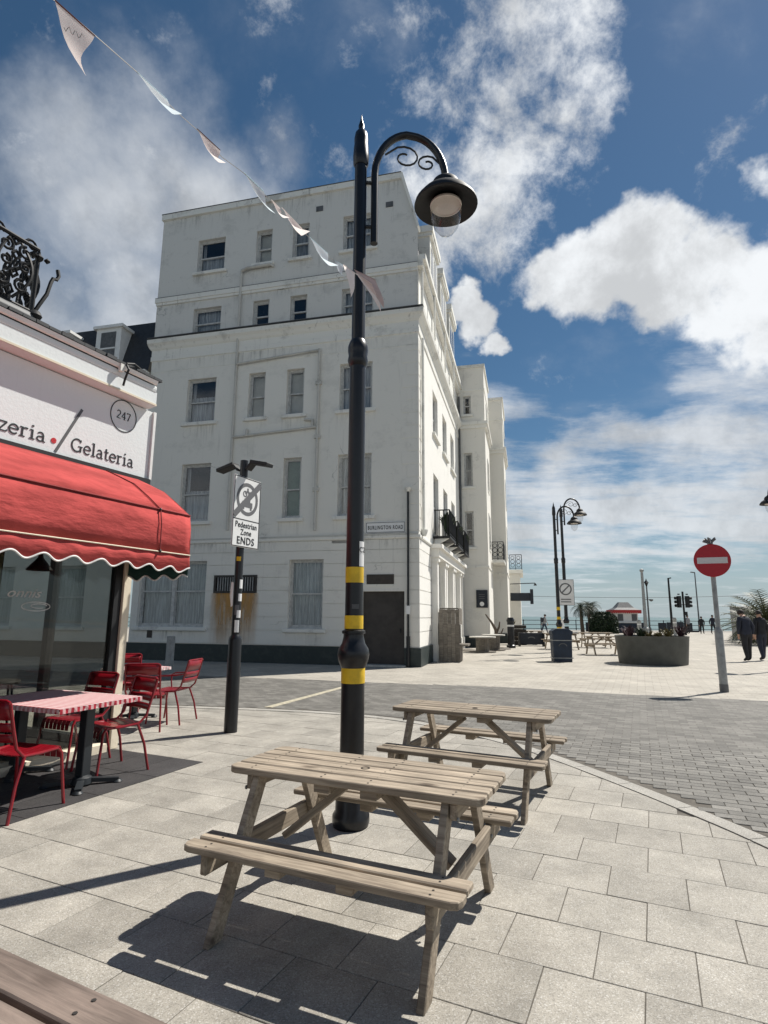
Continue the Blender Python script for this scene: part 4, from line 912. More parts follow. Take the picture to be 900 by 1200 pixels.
MB().box(CL + .1, CE, 3.92, 4.0, 3.17, 4.06).box(CE - .04, CE + .04, .1, 4.0, 3.17, 4.22).build('side_fascia', 'cafe_white', cafe)
o = MB().box(-2.28, -.45, .42, .44, 2.18, 2.62).build('cream_pelmet', 'cream_trim', cafe)
ct = MB().box(-3.0, -1.75, 1.5, 2.1, .02, 1.05).build('counter', 'dark_timber', cafe); MB().box(-3.05, -1.7, 1.45, 2.15, 1.051, 1.09).build('counter_top', 'cream_trim', ct)
for x, y in ((-.55, .75), (-1.25, 1.5), (-1.9, .8)):
    MB().lathe([(.02, 2.2), (.03, 2.14), (.14, 2.0), (.135, 1.99), (.02, 2.10)], 14, (x, y, 0), False).tube([(x, y, 2.2), (x, y, 3.1)], .008, 5).build('pendant_lamp', 'black_iron', cafe)
for x, y in ((-.75, .85), (-1.7, .75)):
    st_ = MB().lathe([(.16, .74), (.17, .76), (.16, .78), (.001, .785)], 14, (x, y, 0)).build('bar_stool', 'dark_timber', cafe)
    for k in range(4): MB().tube([(x + .1 * math.cos(k * 1.57), y + .1 * math.sin(k * 1.57), .74), (x + .19 * math.cos(k * 1.57), y + .19 * math.sin(k * 1.57), .02)], .014, 5).build('leg', 'black_iron', st_)
mb = MB()
for i in range(160):
    x = random.uniform(-2.3, -.5); z = random.uniform(2.45, 2.62); mb.bar((x, .28, z + .25), (x + random.uniform(-.05, .05), .26, z - random.random() * .12), .012, .006)
o = mb.build('straw_fringe', 'thatch', cafe); o['kind'] = 'stuff'
# signwriting on the fascia
S_, TH = .17, .10
G = {'z': (.72, [([(.06, .98), (.68, .98)], TH), ([(.66, .96), (.08, .06)], .15), ([(.06, .05), (.70, .05), (.70, .22)], TH), ([(.07, .98), (.07, .82)], TH)]),
     'e': (.82, [(arc(.43, .5, .37, .47, 2, 318, 22), .14), ([(.08, .53), (.78, .53)], TH)]),
     'r': (.72, [([(.22, 0), (.22, 1)], S_), ([(.0, .04), (.46, .04)], TH), ([(.02, .96), (.22, .96)], TH), (arc(.52, .62, .30, .34, 170, 60, 8), .13)]),
     'i': (.5, [([(.25, 0), (.25, 1)], S_), ([(.02, .04), (.48, .04)], TH), ([(.04, .96), (.25, .96)], TH), ([(.25, 1.30), (.25, 1.48)], .18)]),
     'a': (.84, [(arc(.36, .28, .27, .25, 60, 330, 16), .13), ([(.62, .06), (.62, .70)], S_), (arc(.37, .68, .25, .28, 0, 150, 10), .13), ([(.45, .54), (.62, .57)], TH), ([(.62, .05), (.82, .04)], TH)]),
     'l': (.5, [([(.25, 0), (.25, 1.52)], S_), ([(.02, .04), (.48, .04)], TH), ([(.04, 1.48), (.25, 1.48)], TH)]),
     't': (.58, [([(.24, .2), (.24, 1.32)], S_), ([(.02, .95), (.54, .95)], TH), (arc(.42, .24, .18, .20, 180, 320, 8), .12)]),
     'G': (1.35, [(arc(.66, .74, .56, .70, 45, 318, 26), .16), ([(1.12, .05), (1.12, .66)], S_), ([(.84, .66), (1.32, .66)], TH), ([(1.06, 1.1), (1.10, 1.42)], TH)]),
     'P': (1.05, [([(.24, 0), (.24, 1.44)], S_), ([(.0, .04), (.5, .04)], TH), ([(.0, 1.40), (.55, 1.40)], TH), (arc(.52, 1.03, .40, .38, 90, -90, 12), .15), ([(.24, .66), (.54, .66)], TH)]),
     '2': (.8, [(arc(.38, 1.02, .30, .36, 160, -30, 12), .13), ([(.64, .86), (.08, .08)], .13), ([(.06, .05), (.72, .05)], TH)]),
     '4': (.82, [([(.56, 0), (.56, 1.38)], .14), ([(.56, 1.34), (.06, .42)], TH), ([(.04, .40), (.78, .40)], TH), ([(.38, .03), (.74, .03)], .07)]),
     '7': (.75, [([(.08, 1.32), (.70, 1.32)], .12), ([(.68, 1.28), (.26, 0)], .14), ([(.08, 1.36), (.08, 1.14)], .08)])}
def serif(word, x0, x1, z, xh, parent, y=-.001, nm='lettering'):
    tot = sum(G[c][0] for c in word) + .10 * (len(word) - 1); k = (x1 - x0) / tot; mb = MB(); x = 0; q = 0
    for c in word:
        for pts, w in G[c][1]: ribbon(mb, [(x0 + (x + u) * k, z + v * xh) for u, v in pts], w * (k + xh) / 2, y - .00015 * (q % 9), .004); q += 1
        x += G[c][0] + .10
    return mb.build(nm, 'print_black', parent, fix=True)
fp = [o for o in COL.objects if o.name == 'fascia_panel'][0]
serif('Gelateria', -.86, -.02, 3.265, .10, fp); serif('Pizzeria', -1.95, -1.15, 3.265, .10, fp); serif('247', -.32, -.12, 3.82, .072, fp)
ribbon(MB(), arc(-.22, 3.865, .185, .195, 0, 360, 48), .011, -.001).build('number_ring', 'print_black', fp)
ribbon(MB(), [(-.77, 3.76), (-1.03, 3.20)], .03, -.001).build('slash', 'lead', fp)
ribbon(MB(), arc(-1.06, 3.315, .015, .015, 0, 360, 14), .032, -.001).build('red_dot', 'print_red', fp)
pn_ = [o for o in COL.objects if o.name == 'shop_pane'][0]
o = text('glass_lettering', 'onnis', .13, 'sash_white', pn_, (-1.34, .033, 1.66), (R(90), 0, 0), 'LEFT', .0008, 1.25); o.data.transform(Matrix(((1, .35, 0, 0), (0, 1, 0, 0), (0, 0, 1, 0), (0, 0, 0, 1))))
ribbon(ribbon(MB(), arc(-1.02, 1.57, .15, .045, 0, 360, 30), .008, .034, .001), arc(-.99, 1.575, .085, .022, 0, 300, 20), .007, .034, .001).build('glass_emblem', 'sash_white', pn_)
# awning: a bellied canopy with scalloped valance
awn = thing('awning', 'red scalloped shop awning with white edging below the pizzeria sign', 'awning', CAFE, CROT)
AE = .03; AL = -9.0
prof = [(.02, 3.14), (.25, 3.04), (.50, 2.93), (.72, 2.775), (.93, 2.61)]
mb = MB(); nx = 90
def wav(x, t):
    e = math.exp(-((x - AE) / .35) ** 2); return .007 * math.sin(x * 5.3 + t * 3) * t + .004 * math.sin(x * 13 + t * 7) + (.012 * math.sin(x * 31 + t * 9) + .008 * math.sin(x * 17 - t * 14)) * e
for part_, pr_ in (('canopy_top', prof), ('canopy_front', [(.93, 2.61), (.955, 2.45), (.965, 2.30), (.965, 2.15)])):
    mb = MB(); n = len(pr_); xs = [AL + (AE - AL) * i / nx for i in range(nx + 1)]
    vs = [(x, -(o + (wav(x, j / n) if 0 < j < n - 1 else 0)), z) for x in xs for j, (o, z) in enumerate(pr_)]
    mb.add(vs, [(i * n + j, (i + 1) * n + j, (i + 1) * n + j + 1, i * n + j + 1) for i in range(nx) for j in range(n - 1)], True)
    o = mb.build(part_, 'awning_red', awn); o.modifiers.new('cloth', 'SOLIDIFY').thickness = .003
endp = [(0.02, 3.14), (.25, 3.04), (.50, 2.93), (.72, 2.775), (.93, 2.61), (.955, 2.45), (.965, 2.15), (.02, 2.15)]
MB().prism(endp, AE - .002, AE + .002, lambda u, v, t: (t, -u, v)).build('canopy_end', 'awning_red', awn)
MB().prism([(u - .02 if u > .1 else u + .01, v - .02 if v > 2.5 else v + .005) for u, v in endp], AE - .010, AE - .006, lambda u, v, t: (t, -u, v)).build('end_lining', 'awning_green', awn)
PER = .285
def scal(x): return 1.985 + .028 * math.cos((x - AE) / PER * 2 * math.pi)
def valance(m, nm, fn, x0, x1, y, trim=True, drop=0.0):
    n = int(abs(x1 - x0) / .02); mb = MB(); tr = MB()
    xs = [x0 + (x1 - x0) * i / n for i in range(n + 1)]
    fl = lambda x, k: y + .012 * math.sin(x * 2 * math.pi / PER * 1.0 + 1) * k
    vs = [fn(x, fl(x, k), 2.155 + (scal(x) - drop - 2.155) * k) for x in xs for k in (0, .5, 1)]
    mb.add(vs, [(i * 3 + j, (i + 1) * 3 + j, (i + 1) * 3 + j + 1, i * 3 + j + 1) for i in range(n) for j in (0, 1)], True)
    o = mb.build(nm, m, awn); o.modifiers.new('cloth', 'SOLIDIFY').thickness = .003
    if trim: tr.tube([fn(x, fl(x, 1), scal(x) - drop) for x in xs], .009, 5); tr.build('valance_trim', 'white_paint', awn)
valance('awning_red', 'valance', lambda a, b, z: (a, -b, z), AL, AE, .965)
valance('awning_green', 'end_valance', lambda a, b, z: (AE - .003 - (b - .0) * .5, -a, z), .02, .955, .0, True, .07)
for x in (-.42, -2.4, -4.4): MB().tube([(x, -(o + .016), z) for o, z in prof] + [(x, -.975, 2.45), (x, -.982, 2.15)], .007, 5).build('lacing', 'seam_red', awn)

MB().tube([(AL, -.972, 2.155), (AE, -.972, 2.155)], .007, 5).build('valance_rail', 'cream_trim', awn)
MB().tube([(AL, -.936, 2.612), (AE, -.936, 2.612), (AE, -.05, 2.612)], .008, 5).build('seam', 'seam_red', awn)
for x in (-.42,):
    for o, z in ((.03, 3.14), (.945, 2.61), (.985, 2.16)): MB().lathe([(.001, -.02), (.018, 0), (.001, .02)], 6, (x, -o, z)).build('toggle', 'black_iron', awn)
for x in (-.1, -4.5): MB().tube([(x, -.0, 2.6), (x, -.93, 2.58)], .012, 6).build('canopy_frame', 'galv', awn)

# ------------------------------------------------------------------ lamp posts
def lamp_post(loc, rz, label, scale=1.0, group='black lamp posts with curled arms'):
    t = thing('street_lamp', label, 'street lamp', loc, rz, group); t.scale = (scale,) * 3
    MB().lathe([(.125, 0), (.135, .03), (.135, .08), (.115, .11), (.112, .30), (.125, .31), (.125, .35), (.11, .36), (.09, .40)], 28).build('base', 'black_paint', t)
    MB().lathe([(.09, .36), (.088, .998)], 24).build('lower_shaft', 'black_paint', t)
    MB().lathe([(.09, 1.11), (.10, 1.13), (.115, 1.17), (.122, 1.21), (.115, 1.25), (.09, 1.29), (.078, 1.34), (.078, 1.36), (.09, 1.365), (.09, 1.385), (.07, 1.395)], 28).build('vase', 'black_paint', t)
    MB().lathe([(.070, 1.39), (.066, 3.58)], 24).build('shaft', 'black_paint', t)
    MB().lathe([(.066, 3.54), (.078, 3.56), (.085, 3.60), (.078, 3.64), (.085, 3.68), (.085, 3.72), (.072, 3.76), (.062, 3.78)], 24).build('collar', 'black_paint', t)
    MB().lathe([(.057, 3.76), (.054, 5.48)], 24).build('upper_shaft', 'black_paint', t)
    MB().lathe([(.058, 5.46), (.068, 5.48), (.072, 5.56), (.066, 5.66), (.062, 5.68), (.064, 5.74), (.055, 5.80), (.035, 5.83), (.025, 5.85), (.028, 5.88), (.012, 5.94), (.002, 6.0)], 20).build('finial', 'black_paint', t)
    for z0, z1, r in ((1.0, 1.11, .0905), (1.40, 1.50, .0725), (1.75, 1.87, .0715)): MB().lathe([(r, z0), (r, z1)], 28).build('yellow_band', 'yellow_band', t)
    cx, r = .335, .215
    pts = [(.135, 0, 4.70), (.135, 0, 5.42)] + [(.34 - .205 * math.cos(R(a)), 0, 5.42 + .39 * math.sin(R(a))) for a in range(15, 181, 15)] 
    pts = [(.125, 0, 4.70), (.125, 0, 5.38)] + [(.445 - .32 * math.cos(R(a)), 0, 5.38 + .44 * math.sin(R(a)) * (1 if a <= 90 else .98)) for a in range(12, 175, 9)] + [(.765, 0, 5.42), (.765, 0, 5.36)]
    arm = MB().tube(pts, .033, 12).build('arm', 'black_paint', t)
    MB().tube([(.05, 0, 4.86), (.125, 0, 4.86)], .016, 8).tube([(.05, 0, 5.30), (.125, 0, 5.30)], .016, 8).build('arm_clamp', 'black_paint', arm)
    sc = MB()
    sc.tube([(.22, 0, 5.60)] + [(.40 + (.14 * (1 - .045 * i)) * math.cos(R(120 - i * 26)), 0, 5.58 + (.12 * (1 - .045 * i)) * math.sin(R(120 - i * 26))) for i in range(17)], .009, 6)
    sc.tube([(.735, 0, 5.52)] + [(.60 + (.10 * (1 - .05 * i)) * math.cos(R(60 + i * 28)), 0, 5.53 + (.085 * (1 - .05 * i)) * math.sin(R(60 + i * 28))) for i in range(16)], .009, 6)
    sc.build('scroll', 'black_paint', arm)
    h = MB().lathe([(.03, 5.43), (.05, 5.40), (.075, 5.385), (.115, 5.35), (.135, 5.31), (.14, 5.27), (.165, 5.25), (.225, 5.21), (.275, 5.145), (.283, 5.115), (.278, 5.108), (.17, 5.16), (.12, 5.17)], 36, (.765, 0, 0), False).build('lamp_hood', 'black_iron', t)
    MB().lathe([(.001, 5.135), (.135, 5.132), (.14, 5.125), (.14, 5.11), (.132, 5.108), (.125, 5.118), (.001, 5.122)], 30, (.765, 0, 0), False).build('reflector', 'reflector', h)
    MB().lathe([(.136, 5.107), (.138, 5.06), (.13, 4.98), (.105, 4.90), (.065, 4.845), (.02, 4.825), (.001, 4.822)], 30, (.765, 0, 0), False).build('glass_bowl', 'clear_bowl', h)
    return t
LAMP = gp(411, 968); LAMP.z = 0
lamp = lamp_post(LAMP, R(4), 'tall black street lamp with yellow bands beside the picnic tables')
mb = MB(); aa = [R(-62 + i * 11) for i in range(6)]
mb.add([(.0712 * math.cos(q), .0712 * math.sin(q), zz) for zz in (1.875, 2.07) for q in aa], [(i, i + 1, 7 + i, 6 + i) for i in range(5)], True).build('number_label', 'sign_white', lamp, fix=False)
text('label_print', 'C2', .06, 'print_black', lamp, (.0716 * math.cos(R(-38)), .0716 * math.sin(R(-38)), 1.985), (R(90), 0, R(52)), ext=.001)
mb = MB(); aa = [R(-105 + i * 9) for i in range(6)]
mb.add([(.0712 * math.cos(q), .0712 * math.sin(q), zz) for zz in (1.55, 1.585) for q in aa], [(i, i + 1, 7 + i, 6 + i) for i in range(5)], True).build('sticker', 'lead', lamp, fix=False)

# ------------------------------------------------------------------ pedestrian zone post
PP = gp(270, 858); PP.z = 0
pz = thing('pedestrian_zone_sign', 'black post carrying a white pedestrian zone ends sign and twin floodlights', 'sign post', PP, 0)
MB().lathe([(.086, 0), (.086, 1.17), (.08, 1.2), (.058, 1.24)], 20).build('base_tube', 'black_paint', pz); MB().lathe([(.056, 1.22), (.055, 3.64)], 18).build('post', 'black_paint', pz)
for z, h_, m_, a in ((1.27, .16, 'sign_white', -60), (1.50, .13, 'print_grey', -70), (1.46, .10, 'sign_white', -40), (1.68, .1, 'sign_white', -30), (1.85, .12, 'sign_white', -20), (2.22, .06, 'yellow_band', -80)):
    mb = MB(); rr_ = .0585 + (.0006 if m_ == 'sign_white' else .0); aa = [R(a - 35 + i * 12) for i in range(6)]
    mb.add([(rr_ * math.cos(q), rr_ * math.sin(q), zz) for zz in (z, z + h_) for q in aa], [(i, i + 1, 7 + i, 6 + i) for i in range(5)], True); mb.build('sticker', m_, pz, fix=False)
MB().add([(-.05, -.04, 1.93), (-.05, -.04, 1.62), (-.075, -.03, 1.60), (-.10, -.02, 1.76), (-.085, -.03, 1.94), (-.07, -.05, 1.72)], [(0, 1, 5, 4), (1, 2, 5), (2, 3, 4, 5)]).build('torn_paper', 'sign_white', pz).modifiers.new('t', 'SOLIDIFY').thickness = .002
sg = MB().box(-.29, .29, -.012, 0, 0, .98).build('sign_panel', 'sign_white', pz, bevel=.004, loc=(.04, -.03, 2.40), rot=(0, 0, R(65)))
sg.location = Vector((0, 0, 2.40)) + N2 * .075
mb = MB().box(-.285, .285, -.0145, -.0125, .005, .017).box(-.285, .285, -.0145, -.0125, .963, .975).box(-.285, -.273, -.0145, -.0125, .0175, .9625).box(.273, .285, -.0145, -.0125, .0175, .9625).box(-.2725, .2725, -.0145, -.0125, .375, .387); mb.build('border', 'print_black', sg)
ribbon(MB(), arc(0, .675, .205, .205, 0, 360, 40), .05, -.0125, .002).build('grey_ring', 'print_grey', sg)
mb = MB(); ribbon(mb, [(-.272, .42), (.272, .93)], .085, -.0165, .002).build('diagonal_bar', 'print_grey', sg)
mb = MB()   # the motorcycle-over-car emblem
ribbon(mb, arc(-.055, .745, .036, .036, 0, 360, 16), .018, -.0128, .0015); ribbon(mb, arc(.055, .745, .036, .036, 0, 360, 16), .018, -.0128, .0015)
ribbon(mb, [(-.05, .75), (0, .79), (.05, .75)], .035, -.0132, .0015); ribbon(mb, [(0, .79), (.0, .83)], .03, -.0136, .0015)
ribbon(mb, [(-.11, .60), (.11, .60)], .075, -.0128, .0015); ribbon(mb, [(-.06, .655), (.06, .655)], .05, -.0132, .0015); ribbon(mb, [(-.08, .565), (-.08, .53)], .035, -.0136, .0015); ribbon(mb, [(.08, .565), (.08, .53)], .035, -.0136, .0015)
mb.build('vehicle_emblem', 'print_grey', sg)
text('lettering', 'Pedestrian', .112, 'print_black', sg, (0, -.014, .272), (R(90), 0, 0), bold=.0005, sx=.92, space=1.06)
text('lettering', 'Zone', .112, 'print_black', sg, (0, -.014, .172), (R(90), 0, 0), bold=.0005, sx=.92, space=1.06)
text('lettering', 'ENDS', .142, 'print_black', sg, (0, -.014, .045), (R(90), 0, 0), bold=.0012, space=1.1)
for sgn in (-1, 1):
    fl = MB(); d = E1 * sgn; side = E2
    a = Vector((0, 0, 3.50)) + d * .07; b = Vector((0, 0, 3.60)) + d * .17; c = Vector((0, 0, 3.53)) + d * .44
    fl.bar(a, b, .13, .03).bar(b - d * .02, c, .16, .05); fl.build('floodlight', 'black_iron', pz, bevel=.006)

# ------------------------------------------------------------------ picnic tables
def picnic(loc, rz, label, wood='picnic_wood', far=False, group='timber picnic tables on the paving'):
    t = thing('picnic_table', label, 'picnic table', loc, rz, group)
    L_ = 1.40; th = .034; zt = .70
    def plank(nm, ln, wd, tk, c, m=wood, rot=(0, 0, 0), bev=.006):
        mb = MB(); hx, hy = ln / 2, wd / 2
        return mb.box(-hx, hx, -hy, hy, -tk / 2, tk / 2).build(nm, m, t, bevel=bev, loc=c, rot=rot)
    pw = .54 / 5
    for i in range(5):
        y = -.27 + pw * (i + .5)
        if i in (0, 4):     # outer planks with rounded corners
            mb = MB(); s = -1 if i == 0 else 1; r = .05; h = pw / 2 - .006; q = L_ / 2
            poly = [(-q, -s * h), (q, -s * h)] + [(q - r + r * math.cos(R(a)), s * (h - r + r * math.sin(R(a)))) for a in (0, 30, 60, 90)] + [(-q + r - r * math.cos(R(a)), s * (h - r + r * math.sin(R(a)))) for a in (90, 60, 30, 0)]
            mb.prism(poly, -th / 2, th / 2, lambda u, v, w: (u, v, w)).build('top_plank', wood, t, bevel=.004, loc=(0, y, zt - th / 2))
        else: plank('top_plank', L_ + random.uniform(-.004, .004), pw - .013, th, (0, y, zt - th / 2 + random.uniform(-.002, .002)))
    if not far:
        sc = MB()
        for x in (-.56, .56, -.13, .13):
            for i in range(5):
                for q in (-.022, .022): sc.lathe([(.0055, 0), (.0055, .0012), (.002, .0014)], 7, (x + random.uniform(-.006, .006), -.27 + pw * (i + .5) + q, zt + .0005))
        for x in (-.56, .56):
            for s in (-1, 1):
                for y in (.424, .548): 
                    for q in (-.02, .02): sc.lathe([(.0055, 0), (.0055, .0012), (.002, .0014)], 7, (x, s * y + q, .4205))
        o = sc.build('screws', 'iron_grate', t); o['kind'] = 'stuff'
        MB().lathe([(.024, 0), (.024, .004), (.019, .004), (.019, .001), (.001, .001)], 18, (0, 0, 0), False).build('parasol_hole', 'dark_timber', t, loc=(.0, 0, zt))
    for s in (-1, 1):
        for k in (0, 1):
            y = s * (.424 + .124 * k); r = .04
            if k == 1:
                mb = MB(); h = .047; q = .69; poly = [(-q, -s * h), (q, -s * h)] + [(q - r + r * math.cos(R(a)), s * (h - r + r * math.sin(R(a)))) for a in (0, 45, 90)] + [(-q + r - r * math.cos(R(a)), s * (h - r + r * math.sin(R(a)))) for a in (90, 45, 0)]
                mb.prism(poly, -.015, .015, lambda u, v, w: (u, v, w)).build('seat_plank', wood, t, bevel=.004, loc=(0, y, .42 - .015))
            else: plank('seat_plank', 1.37, .094, .03, (0, y, .42 - .015))
    for x in (-.52, .52):
        for s in (-1, 1):
            a, b = Vector((x, s * .20, zt - th - .002)), Vector((x, s * .535, 0)); d = b - a; ln = d.length
            mb = MB(); hw = .045
            mb.prism([(a.y - .047, a.z), (a.y + .047, a.z), (b.y + .047, 0), (b.y - .047, 0)], x - .018, x + .018, lambda u, v, w: (w, u, v)); mb.build('leg', wood, t, bevel=.004)
        xi = x - .04 if x > 0 else x + .04; xo = x + .04 if x > 0 else x - .04
        plank('seat_bearer', 1.16, .038, .09, (xo, 0, .344), rot=(0, 0, R(90))); plank('top_bearer', .5, .038, .07, (xo, 0, zt - th - .037), rot=(0, 0, R(90)))
        sg_ = 1 if x > 0 else -1
        a, b = Vector((sg_ * .475, 0, .31)), Vector((sg_ * .10, 0, zt - th - .055)); d = b - a
        MB().box(-d.length / 2, d.length / 2, -.045, .045, -.018, .018).build('brace', wood, t, bevel=.004, loc=(a + b) / 2, rot=(R(90), -math.atan2(d.z, d.x), 0) if False else (0, -math.atan2(d.z, d.x), 0))
        MB().box(-.045, .045, -.24, .24, -.02, .02).build('batten', wood, t, bevel=.003, loc=(sg_ * .13, 0, zt - th - .022))
        for s in (-1, 1): MB().box(-.04, .04, -.095, .095, -.02, .02).build('seat_batten', wood, t, bevel=.003, loc=(sg_ * .18, s * .48, .372))
        if not far:
            for s in (-1, 1):
                for zz, yy in ((.34, .36), (.60, .245)): MB().lathe([(.011, 0), (.011, .006), (.004, .009)], 8).build('bolt', 'galv', t, loc=(xo + (.019 if x > 0 else -.019), s * yy, zz), rot=(0, R(90) if x > 0 else R(-90), 0))
    return t
T1 = picnic((-.09, 3.215, 0), R(-24), 'weathered timber picnic table standing directly in front of the tall banded lamp')
T2 = picnic((.815, 5.24, 0), R(-26), 'weathered timber picnic table by the curved kerb, behind the lamp')
T3 = picnic((-.596, 1.088, 0), R(-27), 'darker brown timber picnic table, the one farthest from the kerb', 'picnic_wood_brown')
def fix_bench(): pass
f1 = picnic((9.0, 23.6, 0), R(-2), 'low timber picnic table between the litter bin and the round planter', far=True, group='picnic tables on the far plaza')
f2 = picnic((8.4, 27.4, 0), R(4), 'grey timber picnic table behind the one beside the litter bin', far=True, group='picnic tables on the far plaza')
f3 = picnic((10.6, 29.0, 0), R(-8), 'timber picnic table nearest the white bollard on the far plaza', far=True, group='picnic tables on the far plaza')
f4 = picnic((7.9, 31.5, 0), R(0), 'pale timber picnic table farthest along towards the dark hedge', far=True, group='picnic tables on the far plaza')
for f in (f1, f2, f3, f4): f.scale = (1.12, 1.08, 1.06)

# ------------------------------------------------------------------ cafe furniture
def cafe_table(loc, rz, L_, W, label, legs):
    t = thing('cafe_table', label, 'table', loc, rz, 'check topped cafe tables')
    mb = MB().box(-L_ / 2, L_ / 2, -W / 2, W / 2, .70, .715); mb.build('table_top', 'dark_timber', t)
    n = 24; mb = MB(); per = []
    hx, hy = L_ / 2 + .004, W / 2 + .004
    for i in range(n): per += []
    mb.box(-hx, hx, -hy, hy, .7155, .719)
    for (a, b) in (((-hx, -hy), (hx, -hy)), ((hx, -hy), (hx, hy)), ((hx, hy), (-hx, hy)), ((-hx, hy), (-hx, -hy))):
        d = Vector((b[0] - a[0], b[1] - a[1], 0)); m_ = max(8, int(d.length / .04)); nn = Vector((d.y, -d.x, 0)).normalized()
        P = lambda k, z: Vector((a[0], a[1], z)) + d * (k / m_) + nn * (.004 + (.005 * math.sin(k * 1.9) if z < .71 else 0))
        mb.add([P(k, z) for k in range(m_ + 1) for z in (.7185, .676 + .006 * math.sin(k * .8))] if False else [P(k, z) for k in range(m_ + 1) for z in (.7185, .678)], [(2 * k, 2 * k + 2, 2 * k + 3, 2 * k + 1) for k in range(m_)])
    mb.build('tablecloth', 'check_cloth', t, fix=False)
    for x in legs:
        p = MB().box(x - .045, x + .045, -.045, .045, .05, .70).build('pedestal', 'pedestal', t, bevel=.006)
        mb = MB()
        for k in range(4):
            a = R(45 + 90 * k); d = Vector((math.cos(a), math.sin(a), 0)); mb.bar(Vector((x, 0, .05)), Vector((x, 0, .03)) + d * .30, .055, .035); mb.lathe([(.04, 0), (.045, .012), (.03, .03)], 10, (x + d.x * .29, d.y * .29, 0))
        mb.lathe([(.09, .02), (.08, .07), (.05, .09)], 12, (x, 0, 0)); mb.build('foot', 'pedestal', p)
    return t
cafe_table((-3.06, 5.56, 0), R(157), 1.2, .87, 'long cafe table in red check cloth close to the shop glass', (-.42, .46))
cafe_table((-3.66, 8.72, 0), R(65), .72, .62, 'small cafe table in red check cloth past the cream corner post', (0,))
def cafe_chair(loc, rz, label, arms=True):
    """bistro chair of bent tube and slats; faces local +y"""
    t = thing('cafe_chair', label, 'chair', loc, rz, 'red metal cafe chairs')
    w, dp, zs = .215, .20, .45
    n = 8; mb = MB()        # seat: slats bent over front edge
    for i in range(7):
        x0, x1 = -w + .012 + i * (2 * w - .024) / 7 + .003, -w + .012 + (i + 1) * (2 * w - .024) / 7 - .003
        path = [(-dp, zs + .005), (-.06, zs - .014), (.08, zs - .008), (.16, zs + .006), (.195, zs - .004), (.215, zs - .035), (.218, zs - .09)]
        sl = MB(); sl.prism(path + [(y, z - .008) for y, z in path[::-1]], x0, x1, lambda u, v, k: (k, u, v)); sl.build('seat_slat', 'chair_red', t)
    for s in (-1, 1):
        MB().tube([(s * (w + .035), dp + .035, 0), (s * (w + .008), dp - .01, zs - .05), (s * w, dp - .045, zs - .012), (s * w, 0, zs - .015), (s * w, -dp + .04, zs - .005), (s * w, -dp - .03, zs + .06), (s * w, -dp - .075, .66), (s * w, -dp - .125, .845)], .0125, 8).build('side_frame', 'chair_red', t)
        MB().tube([(s * w, -dp + .05, zs - .012), (s * (w + .02), -dp - .02, .25), (s * (w + .04), -dp - .07, 0)], .0125, 8).build('leg', 'chair_red', t)
        if arms: MB().tube([(s * w, -dp - .082, .68), (s * (w + .03), -dp + .02, .665), (s * (w + .035), .10, .645), (s * (w + .03), .155, .62), (s * (w + .012), .15, .54), (s * w, .13, zs)], .011, 8).build('arm', 'chair_red', t)
    MB().tube([(-w, -dp - .125, .845), (-w + .03, -dp - .128, .86), (w - .03, -dp - .128, .86), (w, -dp - .125, .845)], .0125, 8).build('top_rail', 'chair_red', t)
    for z0, z1 in ((.555, .615), (.635, .70), (.72, .85)):
        y0, y1 = -dp - .035 - (z0 - .5) * .27, -dp - .035 - (z1 - .5) * .27; sl = MB(); m_ = 10
        xs = [-w + 2 * w * k / m_ for k in range(m_ + 1)]; cv = lambda x: -.03 * (1 - (x / w) ** 2)
        sl.add([(x, y + cv(x), z) for x in xs for y, z in ((y0, z0), (y1, z1))], [(2 * k, 2 * k + 2, 2 * k + 3, 2 * k + 1) for k in range(m_)], True)
        o = sl.build('back_slat', 'chair_red', t); o.modifiers.new('t', 'SOLIDIFY').thickness = .004
    return t
def face(a): return R(a - 90)
cafe_chair((-2.66, 5.86, 0), face(232), 'red slatted chair drawn up to the long table, turned towards the shop glass', False)
cafe_chair((-3.22, 6.22, 0), face(246), 'red slatted chair tucked between the long table and the shop glass', False)
cafe_chair((-2.86, 4.74, 0), face(74), 'red slatted chair at the end of the long table away from the cream corner post', False)
cafe_chair((-3.18, 7.95, 0), face(100), 'red chair with its back to the long table, drawn up to the small table', False)
cafe_chair((-3.02, 8.48, 0), face(172), 'red armchair standing out on the pavement at the small table')
cafe_chair((-4.05, 9.2, 0), face(290), 'red chair half hidden behind the small cafe table', False)

